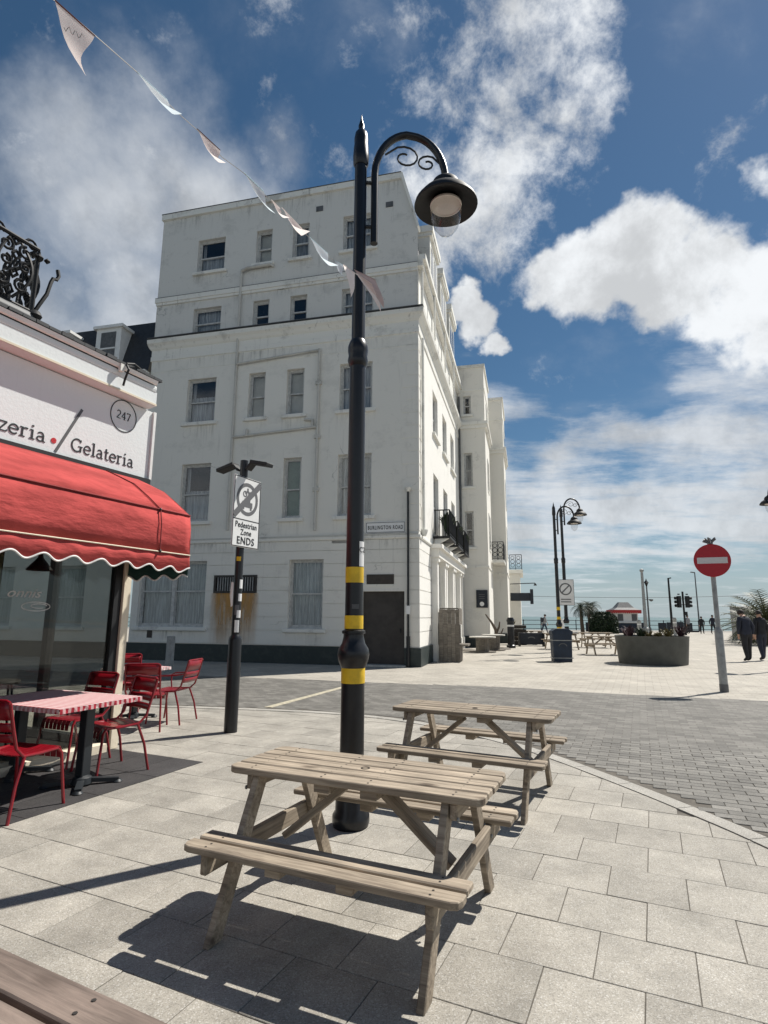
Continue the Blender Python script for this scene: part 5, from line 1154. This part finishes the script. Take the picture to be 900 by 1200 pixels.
# ------------------------------------------------------------------ bunting
bun = thing('bunting', 'string of fluttering pastel pennants tied to the tall lamp post', 'bunting', (0, 0, 0))
BP = [((-60, -70), 2.45), ((20, -30), 2.7), ((66, 2), 2.9), ((112, 42), 3.15), ((160, 84), 3.4), ((208, 132), 3.65), ((232, 153), 3.8), ((260, 184), 3.95), ((286, 203), 4.1), ((322, 240), 4.3), ((360, 276), 4.5), ((388, 303), 4.75), ((407, 314), 4.95), ((424, 326), 5.25)]
def bpt(px, dist): return Vector((0, 0, CAMH)) + ray(*px).normalized() * dist
line = [bpt(p, d) for p, d in BP]
line = [Vector((-2.6, -1.6, 4.6)), Vector((-1.9, .2, 4.0))] + line
MB().tube(line, .0020, 5).build('cord', 'cord', bun)
def pennant(p0, p1, tip, m, curl=.05, nm='pennant', m2=None):
    """triangle between two cord points and a blown tip, with a ripple"""
    a, b, c = p0, p1, tip; n = 8; mb = MB(); nrm = (b - a).cross(c - a).normalized(); vs = []; idx = {}
    for i in range(n + 1):
        for j in range(n + 1 - i):
            u, v = i / n, j / n; p = a * (1 - u - v) + b * u + c * v + nrm * curl * (math.sin(v * 4.2) * v + .4 * math.sin(u * 5) * v); idx[(i, j)] = len(vs); vs.append(p)
    fs = []
    for i in range(n):
        for j in range(n - i):
            fs.append((idx[(i, j)], idx[(i + 1, j)], idx[(i, j + 1)]))
            if i + j < n - 1: fs.append((idx[(i + 1, j)], idx[(i + 1, j + 1)], idx[(i, j + 1)]))
    mb.add(vs, fs, True); o = mb.build(nm, m, bun)
    MB().tube([a, b], .0028, 5).build('hem', m2 or m, o); return o
P_ = lambda x, y, d: bpt((x, y), d)
pn = pennant(P_(64, 0, 2.89), P_(111, 42, 3.14), P_(93, 86, 3.05), 'pink_cloth', .03, m2='brown_cloth')
w0 = [P_(75 + i * 2.1, 32 + i * 1.1 + 4 * math.sin(i * 1.7) , 2.945 + .004 * i) for i in range(12)]
MB().tube(w0, .0012, 4).build('script_print', 'print_grey', pn)
pennant(P_(160, 84, 3.4), P_(196, 117, 3.58), P_(209, 138, 3.5), 'blue_cloth', .03)
pennant(P_(231, 151, 3.8), P_(258, 176, 3.93), P_(259, 194, 3.85), 'pink_cloth', .04, m2='brown_cloth')
pennant(P_(286, 202, 4.1), P_(309, 224, 4.22), P_(319, 252, 4.2), 'blue_cloth', .03)
pennant(P_(330, 243, 4.33), P_(354, 268, 4.47), P_(358, 276, 4.4), 'pink_cloth', .05)
pennant(P_(363, 278, 4.52), P_(384, 297, 4.7), P_(391, 315, 4.6), 'blue_cloth', .05)
pennant(P_(402, 310, 4.9), P_(416, 320, 4.80), P_(413, 349, 4.78), 'pink_cloth', .02)
pennant(P_(415, 316, 4.80), P_(440, 328, 4.72), P_(452, 362, 4.66), 'dusk_cloth', .05); pennant(P_(417, 320, 4.79), P_(436, 333, 4.72), P_(448, 366, 4.66), 'pink_cloth', .03)

pennant(P_(392, 305, 4.78), P_(402, 311, 4.88), P_(404, 328, 4.82), 'blue_cloth', .03); pennant(P_(318, 234, 4.27), P_(328, 244, 4.33), P_(336, 258, 4.28), 'pink_cloth', .03)

# ------------------------------------------------------------------ street furniture on the plaza
def noentry():
    p = gp(849, 811); p.z = 0
    t = thing('no_entry_sign', 'round red no entry sign on a grey post at the carriageway edge', 'road sign', p, R(-22))
    MB().lathe([(.085, 0), (.085, .16)], 16).build('base_band', 'print_grey', t); MB().lathe([(.08, .16), (.08, 1.22), (.07, 1.27), (.052, 1.3)], 16).build('base_tube', 'pole_grey', t); MB().lathe([(.048, 1.28), (.048, 3.05)], 14).build('post', 'pole_grey', t)
    def disc(nm, r, y0, y1, m, par=t): return MB().lathe([(r, 0), (r, y1 - y0)], 40).build(nm, m, par, loc=(0, y1, 2.70), rot=(R(90), 0, 0))
    d = disc('disc', .345, -.075, -.06, 'sign_red')
    MB().lathe([(.345, 0), (.35, .003), (.35, .017), (.338, .02)], 40, (0, 0, 0), False).build('rim', 'print_red', t, loc=(0, -.058, 2.70), rot=(R(90), 0, 0))
    MB().box(-.285, .285, -.079, -.0755, 2.635, 2.765).build('white_bar', 'sign_bar', t)
    MB().box(-.05, .05, -.06, .06, 2.48, 2.53).box(-.05, .05, -.06, .06, 2.87, 2.92).build('clip', 'galv', t)
    mb = MB().lathe([(.05, 3.04), (.06, 3.08), (.03, 3.12)], 10)
    rnd = random.Random(3)
    for i in range(12): mb.tube([(0, 0, 3.08), (rnd.uniform(-.13, .16), rnd.uniform(-.1, .1), 3.10 + rnd.random() * .10)], [.03, .018], 5)
    mb.build('top_fitting', 'print_grey', t)
noentry()
lamp_post((6.75, 22.2, 0), R(-8), 'black street lamp rising behind the navy litter bin', 1.0)
l2 = lamp_post((8.05, 25.4, 0), R(-6), 'black street lamp carrying a small white no waiting plate', 1.09)
for ch in ALLCH(l2):
    if ch.name.startswith(('arm', 'lamp_hood')): ch.location.z += .42
    if ch.name.startswith('yellow_band'): bpy.data.objects.remove(ch)
q = MB().box(-.32, .32, -.14, -.12, 1.85, 2.85).build('plate', 'sign_white', l2); 
ribbon(MB(), arc(0, 2.48, .22, .22, 0, 360, 24), .05, -.1405, .004).build('ring', 'print_grey', q); ribbon(MB(), [(-.16, 2.32), (.16, 2.64)], .05, -.1415, .004).build('slash', 'print_grey', q)
MB().box(-.2, .2, -.144, -.1405, 2.05, 2.09).box(-.2, .2, -.144, -.1405, 1.95, 1.99).build('print_line', 'print_grey', q)
MB().box(-.34, .34, -.118, -.10, 1.83, 2.87).build('backing', 'navy', q)
lamp_post((13.2, 18.0, 0), R(184), 'black street lamp with its arm hooked back over the plaza near the two walkers', 1.0)
# litter bin
bn = thing('litter_bin', 'navy litter bin with pale bands standing in the paved plaza', 'bin', (6.1, 19.95, 0), R(-6))
MB().prism([(-.30, -.28), (.30, -.28), (.32, -.24), (.32, .26), (-.32, .26), (-.32, -.24)], 0, .92, lambda u, v, t: (u * (.95 + .07 * t), v * (.95 + .07 * t), t)).build('body', 'bin_blue', bn)
MB().box(-.345, .345, -.31, .31, .92, 1.02).prism([(-.33, 1.02), (.33, 1.02), (.2, 1.10), (-.2, 1.10)], -.29, .29, lambda u, v, t: (u, t, v)).build('hood', 'bin_blue', bn)
for z in (.12, .70): MB().box(-.325, .325, -.30, -.28, z, z + .025).box(-.335, -.325, -.30, .27, z, z + .025).box(.325, .335, -.30, .27, z, z + .025).build('band', 'pole_grey', bn)
ribbon(MB(), arc(0, .52, .13, .09, 0, 180, 12), .03, -.301, .004).build('emblem', 'lead', bn)
# round planter
pl = thing('round_planter', 'large round dark grey planter with sparse flowering plants', 'planter', (8.93, 19.35, 0), 0)
MB().lathe([(1.04, 0), (1.05, .04), (1.13, .84), (1.14, .90), (1.08, .90), (1.06, .80), (.02, .78)], 56).build('bowl', 'planter_grey', pl)
MB().lathe([(1.06, .79), (.001, .82)], 40, (0, 0, 0), False).build('soil', 'soil', pl)
def tuft(nm, parent, c, h, n, m, spread=.5, wd=.03):
    mb = MB()
    for i in range(n):
        a = random.uniform(0, 6.283); l = h * random.uniform(.6, 1.1); sp = spread * random.uniform(.2, 1); d = Vector((math.cos(a), math.sin(a), 0)); b = Vector(c) + d * random.uniform(0, .06)
        p1 = b + d * l * sp * .5 + Vector((0, 0, l * .7)); p2 = b + d * l * sp + Vector((0, 0, l * (.95 - .3 * sp))); s = Vector((-d.y, d.x, 0)) * wd
        mb.add([b - s * .4, b + s * .4, p1 + s, p1 - s, p2], [(0, 1, 2, 3), (3, 2, 4)])
    o = mb.build(nm, m, parent, fix=False); return o
for i, (x, y, h, m_) in enumerate([(-.85, -.35, .34, 'leaf_purple'), (-.55, -.5, .30, 'leaf_dark'), (-.35, -.6, .22, 'leaf_yellow'), (-.05, -.7, .20, 'leaf_yellow'), (.3, -.6, .28, 'leaf_yellow'), (.85, -.3, .36, 'leaf_purple'), (.6, .1, .2, 'leaf_mid'), (-.2, .2, .22, 'leaf_mid'), (.05, -.3, .18, 'leaf_yellow'), (-.7, .2, .3, 'leaf_purple')]):
    tuft('plant', pl, (x, y, .80), h * 1.5, 54, m_, 1.0, .018)
for bl, a, b in BALC:
    for k in range(4): tuft('plant', bl, (.42, a + .1 + (b - a - .2) * k / 3, 4.5), .75, 46, 'leaf_dark', .55, .05)
# promo barrier and crates by the hotel
bar = thing('cafe_barrier', 'low navy cafe barrier board with a pale emblem by the hotel', 'barrier', (7.6, 29.8, 0), R(-4))
MB().box(-.62, .62, -.04, .04, .10, .68).build('board', 'navy', bar, bevel=.01); MB().box(-.64, -.58, -.2, .2, 0, .7).box(.58, .64, -.2, .2, 0, .7).build('end_post', 'black_iron', bar); ribbon(MB(), arc(0, .38, .17, .09, 10, 170, 12), .05, -.041, .004).build('emblem', 'lead', bar)
cr = thing('stacked_bench_box', 'dark slatted timber box standing behind the cafe barrier', 'box', (7.35, 31.4, 0), R(-4))
for i in range(5): MB().box(-.55, .35, -.3, .3, .02 + i * .21, .20 + i * .21).build('slat', 'dark_timber', cr, bevel=.01)
MB().box(.36, 1.0, -.25, .25, .4, .55).build('side_shelf', 'dark_timber', cr); tuft('plant', cr, (-.3, 0, 1.05), .35, 30, 'leaf_yellow', .8)
# tall timber crate standing by the right facade
cb = thing('timber_cabinet', 'tall grey timber crate standing by the hotel side wall', 'crate', HW(.62, 2.15, 0), HROT)
for i in range(5): MB().box(-.34 + i * .136, -.21 + i * .136, -.012, .012, .0, 1.72 + random.uniform(-.01, .01)).build('board', 'reel_wood', cb, bevel=.003)
for z in (.05, 1.15, 1.6): MB().box(-.34, .34, .013, .04, z, z + .09).build('batten', 'reel_wood', cb)
MB().box(-.36, -.31, .04, .75, 0, 1.25).box(.28, .33, .04, .95, 1.22, 1.74).box(.28, .34, .04, .9, 0, .55).box(-.3, .6, .06, .92, .52, .58).box(-.3, .28, .88, .92, 0, 1.2).build('side_board', 'reel_wood', cb)
MB().box(-.33, .3, .041, .95, 1.742, 1.77).build('top_board', 'reel_wood', cb)
# cable drum tables
def drum(loc, label, r=.56, h=.66, tilt=0):
    t = thing('cable_drum_table', label, 'drum table', loc, random.random() * 3, 'cable drum tables by the bay')
    MB().lathe([(r, h - .05), (r, h)], 28).build('drum_top', 'concrete_pale', t); MB().lathe([(r, 0), (r, .045)], 28).build('drum_base', 'reel_wood', t)
    n = 16
    for i in range(n):
        a = 2 * math.pi * i / n; MB().box(-.05, .05, -.012, .012, .046, h - .051).build('stave', 'reel_wood', t, loc=(.27 * math.cos(a), .27 * math.sin(a), 0), rot=(0, 0, a + math.pi / 2))
    return t
drum((4.22, 24.7, 0), 'cable drum table standing nearest the tall timber crate'); drum((4.95, 26.1, 0), 'cable drum table set behind the first, close to the bay wall', .52, .70)
for k, (x, y) in enumerate([(3.75, 25.5), (5.55, 27.2)]): tag(MB().lathe([(.40, 0), (.42, .02), (.30, .07), (.05, .10)], 18).build('flat_drum_lid', 'reel_wood', None, loc=(x, y, 0)), ['round timber drum lid lying flat beside the drum tables', 'round timber drum lid lying flat close to the black bollard'][k], 'drum lid')
dw_ = thing('driftwood_stump', 'twisted bare driftwood branch standing behind the drum tables', 'driftwood', (5.35, 27.3, 0))
MB().tube([(0, 0, 0), (.03, 0, .5), (-.05, .05, .9), (-.25, .05, 1.25), (-.5, .1, 1.6)], [.11, .09, .075, .05, .03], 8).tube([(-.02, 0, .75), (.12, .05, 1.0), (.15, 0, 1.25)], [.06, .045, .025], 7).tube([(.02, 0, .4), (.2, 0, .7), (.32, .05, .95)], [.05, .035, .02], 7).build('branch', 'bark', dw_)
def bollard(name, loc, h, r, m, label, sq=False, group=None):
    t = thing(name, label, 'bollard', loc, R(-14) if sq else 0, group)
    if sq: MB().box(-r, r, -r, r, 0, h).build('shaft', m, t, bevel=.012); MB().box(-r - .012, r + .012, -r - .012, r + .012, 0, .03).build('foot_plate', m, t); MB().box(-r * .9, r * .9, -r * .9, r * .9, h, h + .012).build('cap', m, t)
    else: MB().lathe([(r * 1.3, 0), (r * 1.3, .12), (r, .16), (r, h * .85), (r * 1.15, h * .87), (r * 1.15, h * .92), (r * .8, h)], 14).build('shaft', m, t); MB().lathe([(r * 1.01, h * .7), (r * 1.01, h * .76)], 14).build('band', 'sign_white', t)
    return t
bollard('steel_bollard', (-5.62, 15.4, 0), .92, .08, 'pole_grey', 'square grey steel bollard in front of the rust stained grille wall', True)
bollard('steel_bollard', (-6.75, 15.0, 0), .90, .08, 'pole_grey', 'square grey steel bollard half hidden by the cafe corner post', True)
bollard('cast_bollard', (6.2, 28.2, 0), 1.45, .17, 'black_paint', 'thick black post standing beside the driftwood branch')
bollard('white_bollard', (13.6, 44, 0), 1.35, .16, 'white_paint', 'white bollard standing in front of the clipped dark hedge', False)
bollard('grey_bollard', (20.8, 47, 0), 1.3, .16, 'pole_grey', 'grey bollard standing beside the seafront kiosk', False)
bollard('grey_bollard', (23.2, 46, 0), 1.5, .14, 'pole_grey', 'grey bollard between the traffic signals and the round planter', False)

# ------------------------------------------------------------------ seafront
def railing():
    t = thing('seafront_railing', 'dark metal promenade railing along the sea edge', 'railing', (0, 66, 0))
    for z in (1.1, .62, .18): MB().tube([(-60, 0, z), (90, 0, z)], .035, 5).build('rail', 'navy', t)
    pm = MB().tube([(0, 0, 0), (0, 0, 1.18)], .05, 6).build('post', 'navy', t); pm.location = (-10, 0, 0)
    for i in range(1, 40): link('post', pm.data, t, (-10 + i * 2, 0, 0))
railing()
for k, (x0, x1, lab) in enumerate([(9.5, 14.6, 'low navy seafront wall panel between the hotel and the hedge'), (21.2, 27.5, 'navy boarded seafront wall behind the round planter'), (28.8, 33.0, 'low navy seafront wall panel behind the standing people')]):
    w = thing('seafront_wall', lab, 'wall', (x0, 60.5, 0))
    for i in range(int((x1 - x0) / .9)): MB().box(i * .9, i * .9 + .84, 0, .1, 0, .95 + .05 * ((i * 7) % 3)).build('panel', 'navy', w)
    MB().box(0, x1 - x0, -.02, .12, .0, .18).build('base', 'navy', w)
kp = atY(732, 740, 57)
kk = thing('kiosk', 'small white seafront kiosk with red scalloped eaves and grey hipped roof', 'kiosk', (kp.x, 57, 0), R(-6))
MB().box(-1.05, 1.05, -1, 1, 0, 2.0).build('wall', 'white_paint', kk); MB().box(-1.35, 1.2, -1.15, 1.1, 0, .95).build('counter_base', 'bin_blue', kk); MB().box(-1.4, 1.25, -1.2, 1.15, .95, 1.05).build('counter', 'white_paint', kk)
MB().add([(-1.3, -1.25, 2.15), (1.3, -1.25, 2.15), (1.3, 1.25, 2.15), (-1.3, 1.25, 2.15), (-.42, -.3, 2.95), (.42, -.3, 2.95), (.42, .3, 2.95), (-.42, .3, 2.95), (-.8, -.75, 2.42), (.8, -.75, 2.42), (.8, .75, 2.42), (-.8, .75, 2.42)], [(0, 1, 9, 8), (1, 2, 10, 9), (2, 3, 11, 10), (3, 0, 8, 11), (8, 9, 5, 4), (9, 10, 6, 5), (10, 11, 7, 6), (11, 8, 4, 7), (4, 5, 6, 7)]).build('roof', 'lead', kk)
mb = MB()
for i in range(13): mb.prism([(-1.3 + i * .2, 2.2), (-1.1 + i * .2, 2.2), (-1.1 + i * .2, 1.95), (-1.2 + i * .2, 1.86), (-1.3 + i * .2, 1.95)], -1.28, -1.25, lambda u, v, t: (u, t, v))
for i in range(12): mb.prism([(-1.25 + i * .2, 2.2), (-1.05 + i * .2, 2.2), (-1.05 + i * .2, 1.95), (-1.15 + i * .2, 1.86), (-1.25 + i * .2, 1.95)], 1.3, 1.33, lambda u, v, t: (t, u, v)).prism([(-1.25 + i * .2, 2.2), (-1.05 + i * .2, 2.2), (-1.05 + i * .2, 1.95), (-1.15 + i * .2, 1.86), (-1.25 + i * .2, 1.95)], -1.33, -1.3, lambda u, v, t: (t, u, v))
mb.build('scalloped_eaves', 'kiosk_red', kk)
for x in (-.85, .45): MB().box(x, x + .5, -1.02, -.99, 1.15, 1.8).build('window', 'lead', kk)
# clipped hedge of leaf faces
def leafy(nm, label, cat, c, size, n, m, leaf=.12, core=True, group=None):
    t = thing(nm, label, cat, c, 0, group); mb = MB(); rnd = random.Random(hash(nm) % 97)
    if core:
        cm = MB(); seg = 14
        cm.lathe([(.55, 0), (.86, .12), (.9, .6), (.75, .82), (.35, .93)], seg); o = cm.build('branches', 'leaf_dark', t); o.scale = (size[0] * .92, size[1] * .92, size[2] * .95)
    for i in range(n):
        a = rnd.uniform(0, 6.283); zf = rnd.random(); rr = (1 - max(0, zf - .6) ** 2 * 3.6) * rnd.uniform(.86, 1.05)
        p = Vector((math.cos(a) * rr * size[0], math.sin(a) * rr * size[1], size[2] * zf * rnd.uniform(.95, 1.03)))
        u = Vector((rnd.uniform(-1, 1), rnd.uniform(-1, 1), rnd.uniform(-1, 1))).normalized() * leaf; v = u.cross(Vector((rnd.uniform(-1, 1), rnd.uniform(-1, 1), rnd.uniform(-1, 1)))).normalized() * leaf * .6
        mb.add([p - u, p + v, p + u, p - v], [(0, 1, 2, 3)])
    o = mb.build('foliage', m, t, fix=False); return t
hp = atY(708, 740, 54)
leafy('hedge', 'dark clipped hedge beside the white seafront kiosk', 'hedge', (hp.x, 54, 0), (1.25, 1.1, 1.95), 4200, 'leaf_dark', .10)
def palm(loc, h, label, nf=26, fl=.9, m='leaf_dark', lean=(0, 0), group='palms along the seafront', tr=.09, bend=1.0):
    t = thing('palm_tree', label, 'palm tree', loc, random.random() * 6, group)
    top = Vector((lean[0], lean[1], h)); tp = [Vector((0, 0, 0)).lerp(top, k / 6) + Vector((lean[0] * .2 * math.sin(k / 6 * 3.1), 0, 0)) for k in range(7)]
    MB().tube(tp, [tr * (1.25 - .4 * k / 6) for k in range(7)], 8).build('trunk', 'bark', t)
    for i in range(nf):
        a = 2.4 * i; el = R(78 - 105 * (i / nf)); d = Vector((math.cos(a), math.sin(a), 0)); mb = MB(); L_ = fl * random.uniform(.85, 1.1)
        pts = []; p = top.copy(); e = el
        for k in range(8): pts.append(p.copy()); p = p + (d * math.cos(e) + Vector((0, 0, 1)) * math.sin(e)) * (L_ / 7); e -= R(9) * bend
        mb.tube(pts, [.02 * (1 - .1 * k) * fl for k in range(8)], 4); s = Vector((-d.y, d.x, 0))
        for k in range(1, 8):
            for j in (0, .5):
                q = pts[k - 1].lerp(pts[k], .5 + j); f = (pts[k] - pts[k - 1]).normalized(); ll = fl * .33 * math.sin(math.pi * (k + j) / 9) ** .6
                for sg_ in (-1, 1):
                    e2_ = q + s * sg_ * ll * .75 + f * ll * .65 - Vector((0, 0, .12 * ll)); mb.add([q, q + f * .035 * fl, e2_], [(0, 1, 2)])
        mb.build('frond', m, t, fix=False)
    return t
for k, (x, y_, Y, h, ln, lab) in enumerate([(683, 740, 56, 2.3, -.5, 'leaning bushy palm nearest the sign carrying lamp post'), (692, 740, 57, 2.45, .1, 'middle one of three bushy palms before the hedge'), (698, 740, 58, 2.4, .5, 'bushy palm rising straight from behind the hedge')]):
    p = atY(x, y_, Y); palm((p.x, Y, 0), h, lab, 34, 1.15, 'leaf_dark', (ln * .6, 0), tr=.16, bend=1.5)
bp_ = atY(893, 740, 33)
palm((bp_.x + .3, 33, 0), 1.25, 'large arching date palm behind the two walkers', 40, 2.3, 'frond', (0, 0), None, .3, .8)
bp_ = atY(868, 740, 36)
palm((bp_.x + 1.0, 36.5, 0), .95, 'lower date palm spreading beside the grey utility cabinet', 32, 1.9, 'frond', (0, 0), None, .3, .8)
ub = atY(870, 740, 40); uc = thing('utility_cabinet', 'grey utility cabinet standing among the date palms', 'cabinet', (ub.x, 40, 0), R(-5))
MB().box(-.55, .75, -.3, .3, .1, 2.3).build('body', 'galv', uc, bevel=.02); MB().box(-.6, .8, -.35, .35, 0, .1).build('base', 'concrete_pale', uc); MB().box(.09, .11, -.305, -.30, .2, 2.2).build('door_gap', 'print_black', uc)
# masts, lantern and signals
def mast(x, ytop, Y, r, label, kind, m='pole_grey'):
    tpz = atY(x, ytop, Y); t = thing('mast', label, 'lamp mast' if kind != 'pole' else 'pole', (tpz.x, Y, 0)); h = tpz.z
    MB().tube([(0, 0, 0), (0, 0, h * .3), (0, 0, h)], [r * 1.35, r * 1.1, r * .8], 8).build('shaft', m, t); MB().lathe([(r * 2, 0), (r * 2, .5), (r * 1.3, .6)], 8).build('base', m, t)
    if kind == 'head': MB().bar((0, 0, h), (-.45, 0, h + .05), .15, .1).build('lamp_head', m, t)
    if kind == 'small': MB().bar((-.05, 0, h), (.25, 0, h + .06), .14, .1).build('lamp_head', m, t)
    if kind == 'pole': MB().lathe([(r * .8, 0), (r * 1.4, .05), (r * 1.3, .2), (.02, .3)], 8, (0, 0, h)).build('cap', m, t)
    if kind == 'lantern':
        MB().lathe([(.05, -.35), (.16, -.05), (.2, .0), (.26, .02), (.05, .28), (.02, .42)], 6, (0, 0, h - .35)).build('lantern', 'black_iron', t); MB().tube([(-.25, 0, h - 1.9), (.35, 0, h - 1.9)], .03, 5).lathe([(.05, 0), (.2, .1), (.2, .2)], 6, (.35, 0, h - 2.1)).build('bracket', 'lead', t)
    return t
mast(752, 670, 54, .15, 'stout grey pole rising beside the kiosk', 'pole', 'pole_grey'); mast(757, 679, 55, .075, 'slim post topped by a black lantern beside the stout pole', 'lantern', 'lead')
mast(783, 678, 53, .10, 'dark mast with a short lamp head beside the traffic signals', 'small', 'black_iron'); mast(814, 671, 64, .07, 'thin grey mast with an angled lamp head beyond the signals', 'head', 'lead')
tp_ = atY(800, 698, 50); ts = thing('traffic_signal', 'dark twin headed traffic signal facing along the seafront', 'traffic light', (tp_.x, 50, 0))
MB().tube([(0, 0, 0), (0, 0, tp_.z + .35)], .085, 8).build('post', 'black_iron', ts)
for s in (-1, 1):
    c = s * .36; hb = MB().box(c - .13, c + .13, -.15, .15, 2.35, 3.35).build('signal_head', 'black_iron', ts)
    for k in range(3):
        z = 2.52 + k * .32; MB().lathe([(.13, 0), (.13, .24)], 10, (0, 0, 0), False).build('visor', 'black_iron', hb, loc=(c + s * .13, 0, z), rot=(0, R(90) * s, 0)).modifiers.new('t', 'SOLIDIFY').thickness = .02
    MB().bar((0, 0, 3.1), (c, 0, 3.1), .05, .05).bar((0, 0, 2.6), (c, 0, 2.6), .05, .05).build('bracket', 'black_iron', ts)
    MB().box(c - .08, c + .08, -.05, .05, 3.45, 3.55).build('sensor', 'black_iron', ts)
MB().box(.03, .22, -.16, -.02, 1.7, 2.0).build('push_box', 'black_iron', ts)
wire = thing('overhead_cable', 'thin dark cable strung across the seafront sky', 'cable', (0, 0, 0))
a, b = atY(595, 698, 62), atY(930, 696, 62); MB().tube([a.lerp(b, i / 12) - Vector((0, 0, .3 * math.sin(math.pi * i / 12))) for i in range(13)], .022, 5).build('wire', 'lead', wire)
for p in (a, b): MB().tube([(p.x, 62, 0), (p.x, 62, p.z)], .07, 6).build('pole', 'lead', wire)

# ------------------------------------------------------------------ people
def person(loc, rz, label, top, legs, stride=.16, h=1.74, arms=(-.08, .08), bag=None, lean=0.0, bend=0.0, bulk=1.12):
    """one continuous skinned body in local metres, facing +y; the faces carry skin, top and trouser cloth"""
    J = {}; E = []; rad = {}
    def j(n, p, r, par=None, ry=None):
        k_ = bulk if r > .042 and n not in ('head', 'crown', 'neck') else 1.0; J[n] = Vector(p); rad[n] = (r * k_, (ry or r) * k_)
        if par: E.append((par, n))
    hz = .50
    def L(y): return lean * y
    j('pelvis', (0, 0, .96), .145, None, .11); j('waist', (0, .01 + L(.1), 1.10), .135, 'pelvis', .10); j('chest', (0, .02 + L(.3), 1.30), .165, 'waist', .12); j('neckb', (0, .01 + L(.45), 1.44), .10, 'chest', .085); j('neck', (0, .02 + L(.5) + bend * .03, 1.52), .052, 'neckb'); j('head', (0, .035 + L(.6) + bend * .08, 1.61 - bend * .03), .082, 'neck', .095); j('crown', (0, .03 + L(.65) + bend * .1, 1.69 - bend * .04), .072, 'head', .085)
    for s, n in ((-1, 'l'), (1, 'r')):
        st = stride * s
        j('hip' + n, (s * .085, 0, .90), .10, 'pelvis'); j('knee' + n, (s * .118, st * .5 + .03, .50), .066, 'hip' + n); j('ank' + n, (s * .125, st, .10 + (.03 if st < 0 else 0)), .045, 'knee' + n); j('toe' + n, (s * .145, st + .15, .04), .038, 'ank' + n)
        sw = arms[0 if s < 0 else 1]
        j('sh' + n, (s * .165, .01 + L(.42), 1.39), .072, 'chest'); j('el' + n, (s * .255, sw * .4 - .03 + L(.25), 1.13), .052, 'sh' + n); j('wr' + n, (s * .235, sw + .03 + L(.1), .90), .036, 'el' + n)
        j('palm' + n, (s * .235, sw + .05, .83), .036, 'wr' + n, .022)
        for k, (dy, ln) in enumerate(((-.03, .075), (-.01, .09), (.012, .088), (.032, .07))):
            j('f%d%s' % (k, n), (s * .235, sw + .05 + dy, .80), .011, 'palm' + n); j('g%d%s' % (k, n), (s * .222, sw + .06 + dy, .80 - ln), .009, 'f%d%s' % (k, n))
        j('t' + n, (s * .215, sw + .09, .80), .012, 'palm' + n)
    names = list(J); me = bpy.data.meshes.new('body'); me.from_pydata([J[n] for n in names], [(names.index(a), names.index(b)) for a, b in E], [])
    o = bpy.data.objects.new('body', me); COL.objects.link(o)
    o.modifiers.new('skin', 'SKIN').use_smooth_shade = True
    for i, n in enumerate(names): sv = me.skin_vertices[0].data[i]; sv.radius = rad[n]; sv.use_root = (n == 'pelvis')
    sb = o.modifiers.new('sub', 'SUBSURF'); sb.levels = 2; sb.render_levels = 2
    bpy.context.view_layer.update(); nm = bpy.data.meshes.new_from_object(o.evaluated_get(bpy.context.evaluated_depsgraph_get())); bpy.data.objects.remove(o)
    nm.materials.clear()
    for m_ in ('skin', top, legs, 'cloth_black'): nm.materials.append(MATS[m_])
    for p in nm.polygons:
        c = p.center; armx = abs(c.x) > .195
        if c.z > 1.475: k = 0
        elif armx and c.z < .89: k = 0
        elif c.z < .115: k = 3
        elif c.z > .90 or (armx and c.z > .88): k = 1
        else: k = 2
        p.material_index = k; p.use_smooth = True
    t = thing('person', label, 'person', loc, rz); t.scale = (h / 1.77,) * 3
    link('body', nm, t)
    hy = J['head'].y; hzz = J['head'].z
    MB().lathe([(.001, .125), (.05, .118), (.083, .085), (.100, .03), (.096, -.02), (.085, -.04)], 16, (0, 0, 0), False).build('hair', 'hair', t, loc=(0, hy - .012, hzz), rot=(R(-14), 0, 0)).scale = (1.0, 1.12, 1)
    fc = MB().lathe([(.001, -.03), (.014, -.012), (.008, .02), (.001, .03)], 8, (0, hy + .098, hzz + .0)).build('nose', 'skin', t)
    for s in (-1, 1): MB().lathe([(.001, -.009), (.009, 0), (.001, .009)], 8, (s * .033, hy + .088, hzz + .025)).build('eye', 'print_black', t); MB().lathe([(.001, -.028), (.014, 0), (.001, .028)], 8, (s * .086, hy, hzz + .0)).build('ear', 'skin', t)
    MB().box(-.024, .024, hy + .083, hy + .092, hzz - .05, hzz - .043).build('mouth', 'print_red', t)
    MB().lathe([(.088, 1.42), (.082, 1.475), (.07, 1.495)], 16, (0, .012 + L(.47), 0), False).build('collar', top, t)
    if bag: MB().box(-.15, .15, -.30, -.10, 1.02, 1.45).build('backpack', bag, t, bevel=.05)
    return t
def feet(x, y): p = gp(x, y); return (p.x, p.y, 0)
person(feet(878, 775.5), R(8), 'person in dark jacket and trousers walking away across the plaza', 'cloth_navy', 'cloth_black', .10, 1.86, (.02, -.05), bend=.8, lean=.12, bulk=1.3)
person((13.62, 20.9, 0), R(4), 'person in black with pale shoes walking beside the one in the dark jacket', 'cloth_black', 'cloth_navy', .15, 1.82, (-.06, .08), bulk=1.25)
def far_p(x, Y, rz, *a, **k): p = atY(x, 740, Y); return person((p.x, Y, 0), rz, *a, **k)
far_p(807, 54, R(20), 'person in pale grey top standing near the traffic signal', 'cloth_grey', 'cloth_black', .03, 1.78)
far_p(823, 54, R(160), 'person in bulky black coat standing at the sea railing', 'cloth_black', 'cloth_black', .04, 1.66)
far_p(836, 54, R(-60), 'person in dark clothes behind the no entry sign post', 'cloth_navy', 'cloth_black', .08, 1.80)
far_p(638, 52, R(-80), 'person with a dark backpack walking along the promenade', 'cloth_grey', 'denim', .24, 1.76, (-.15, .18), 'navy', lean=.15)
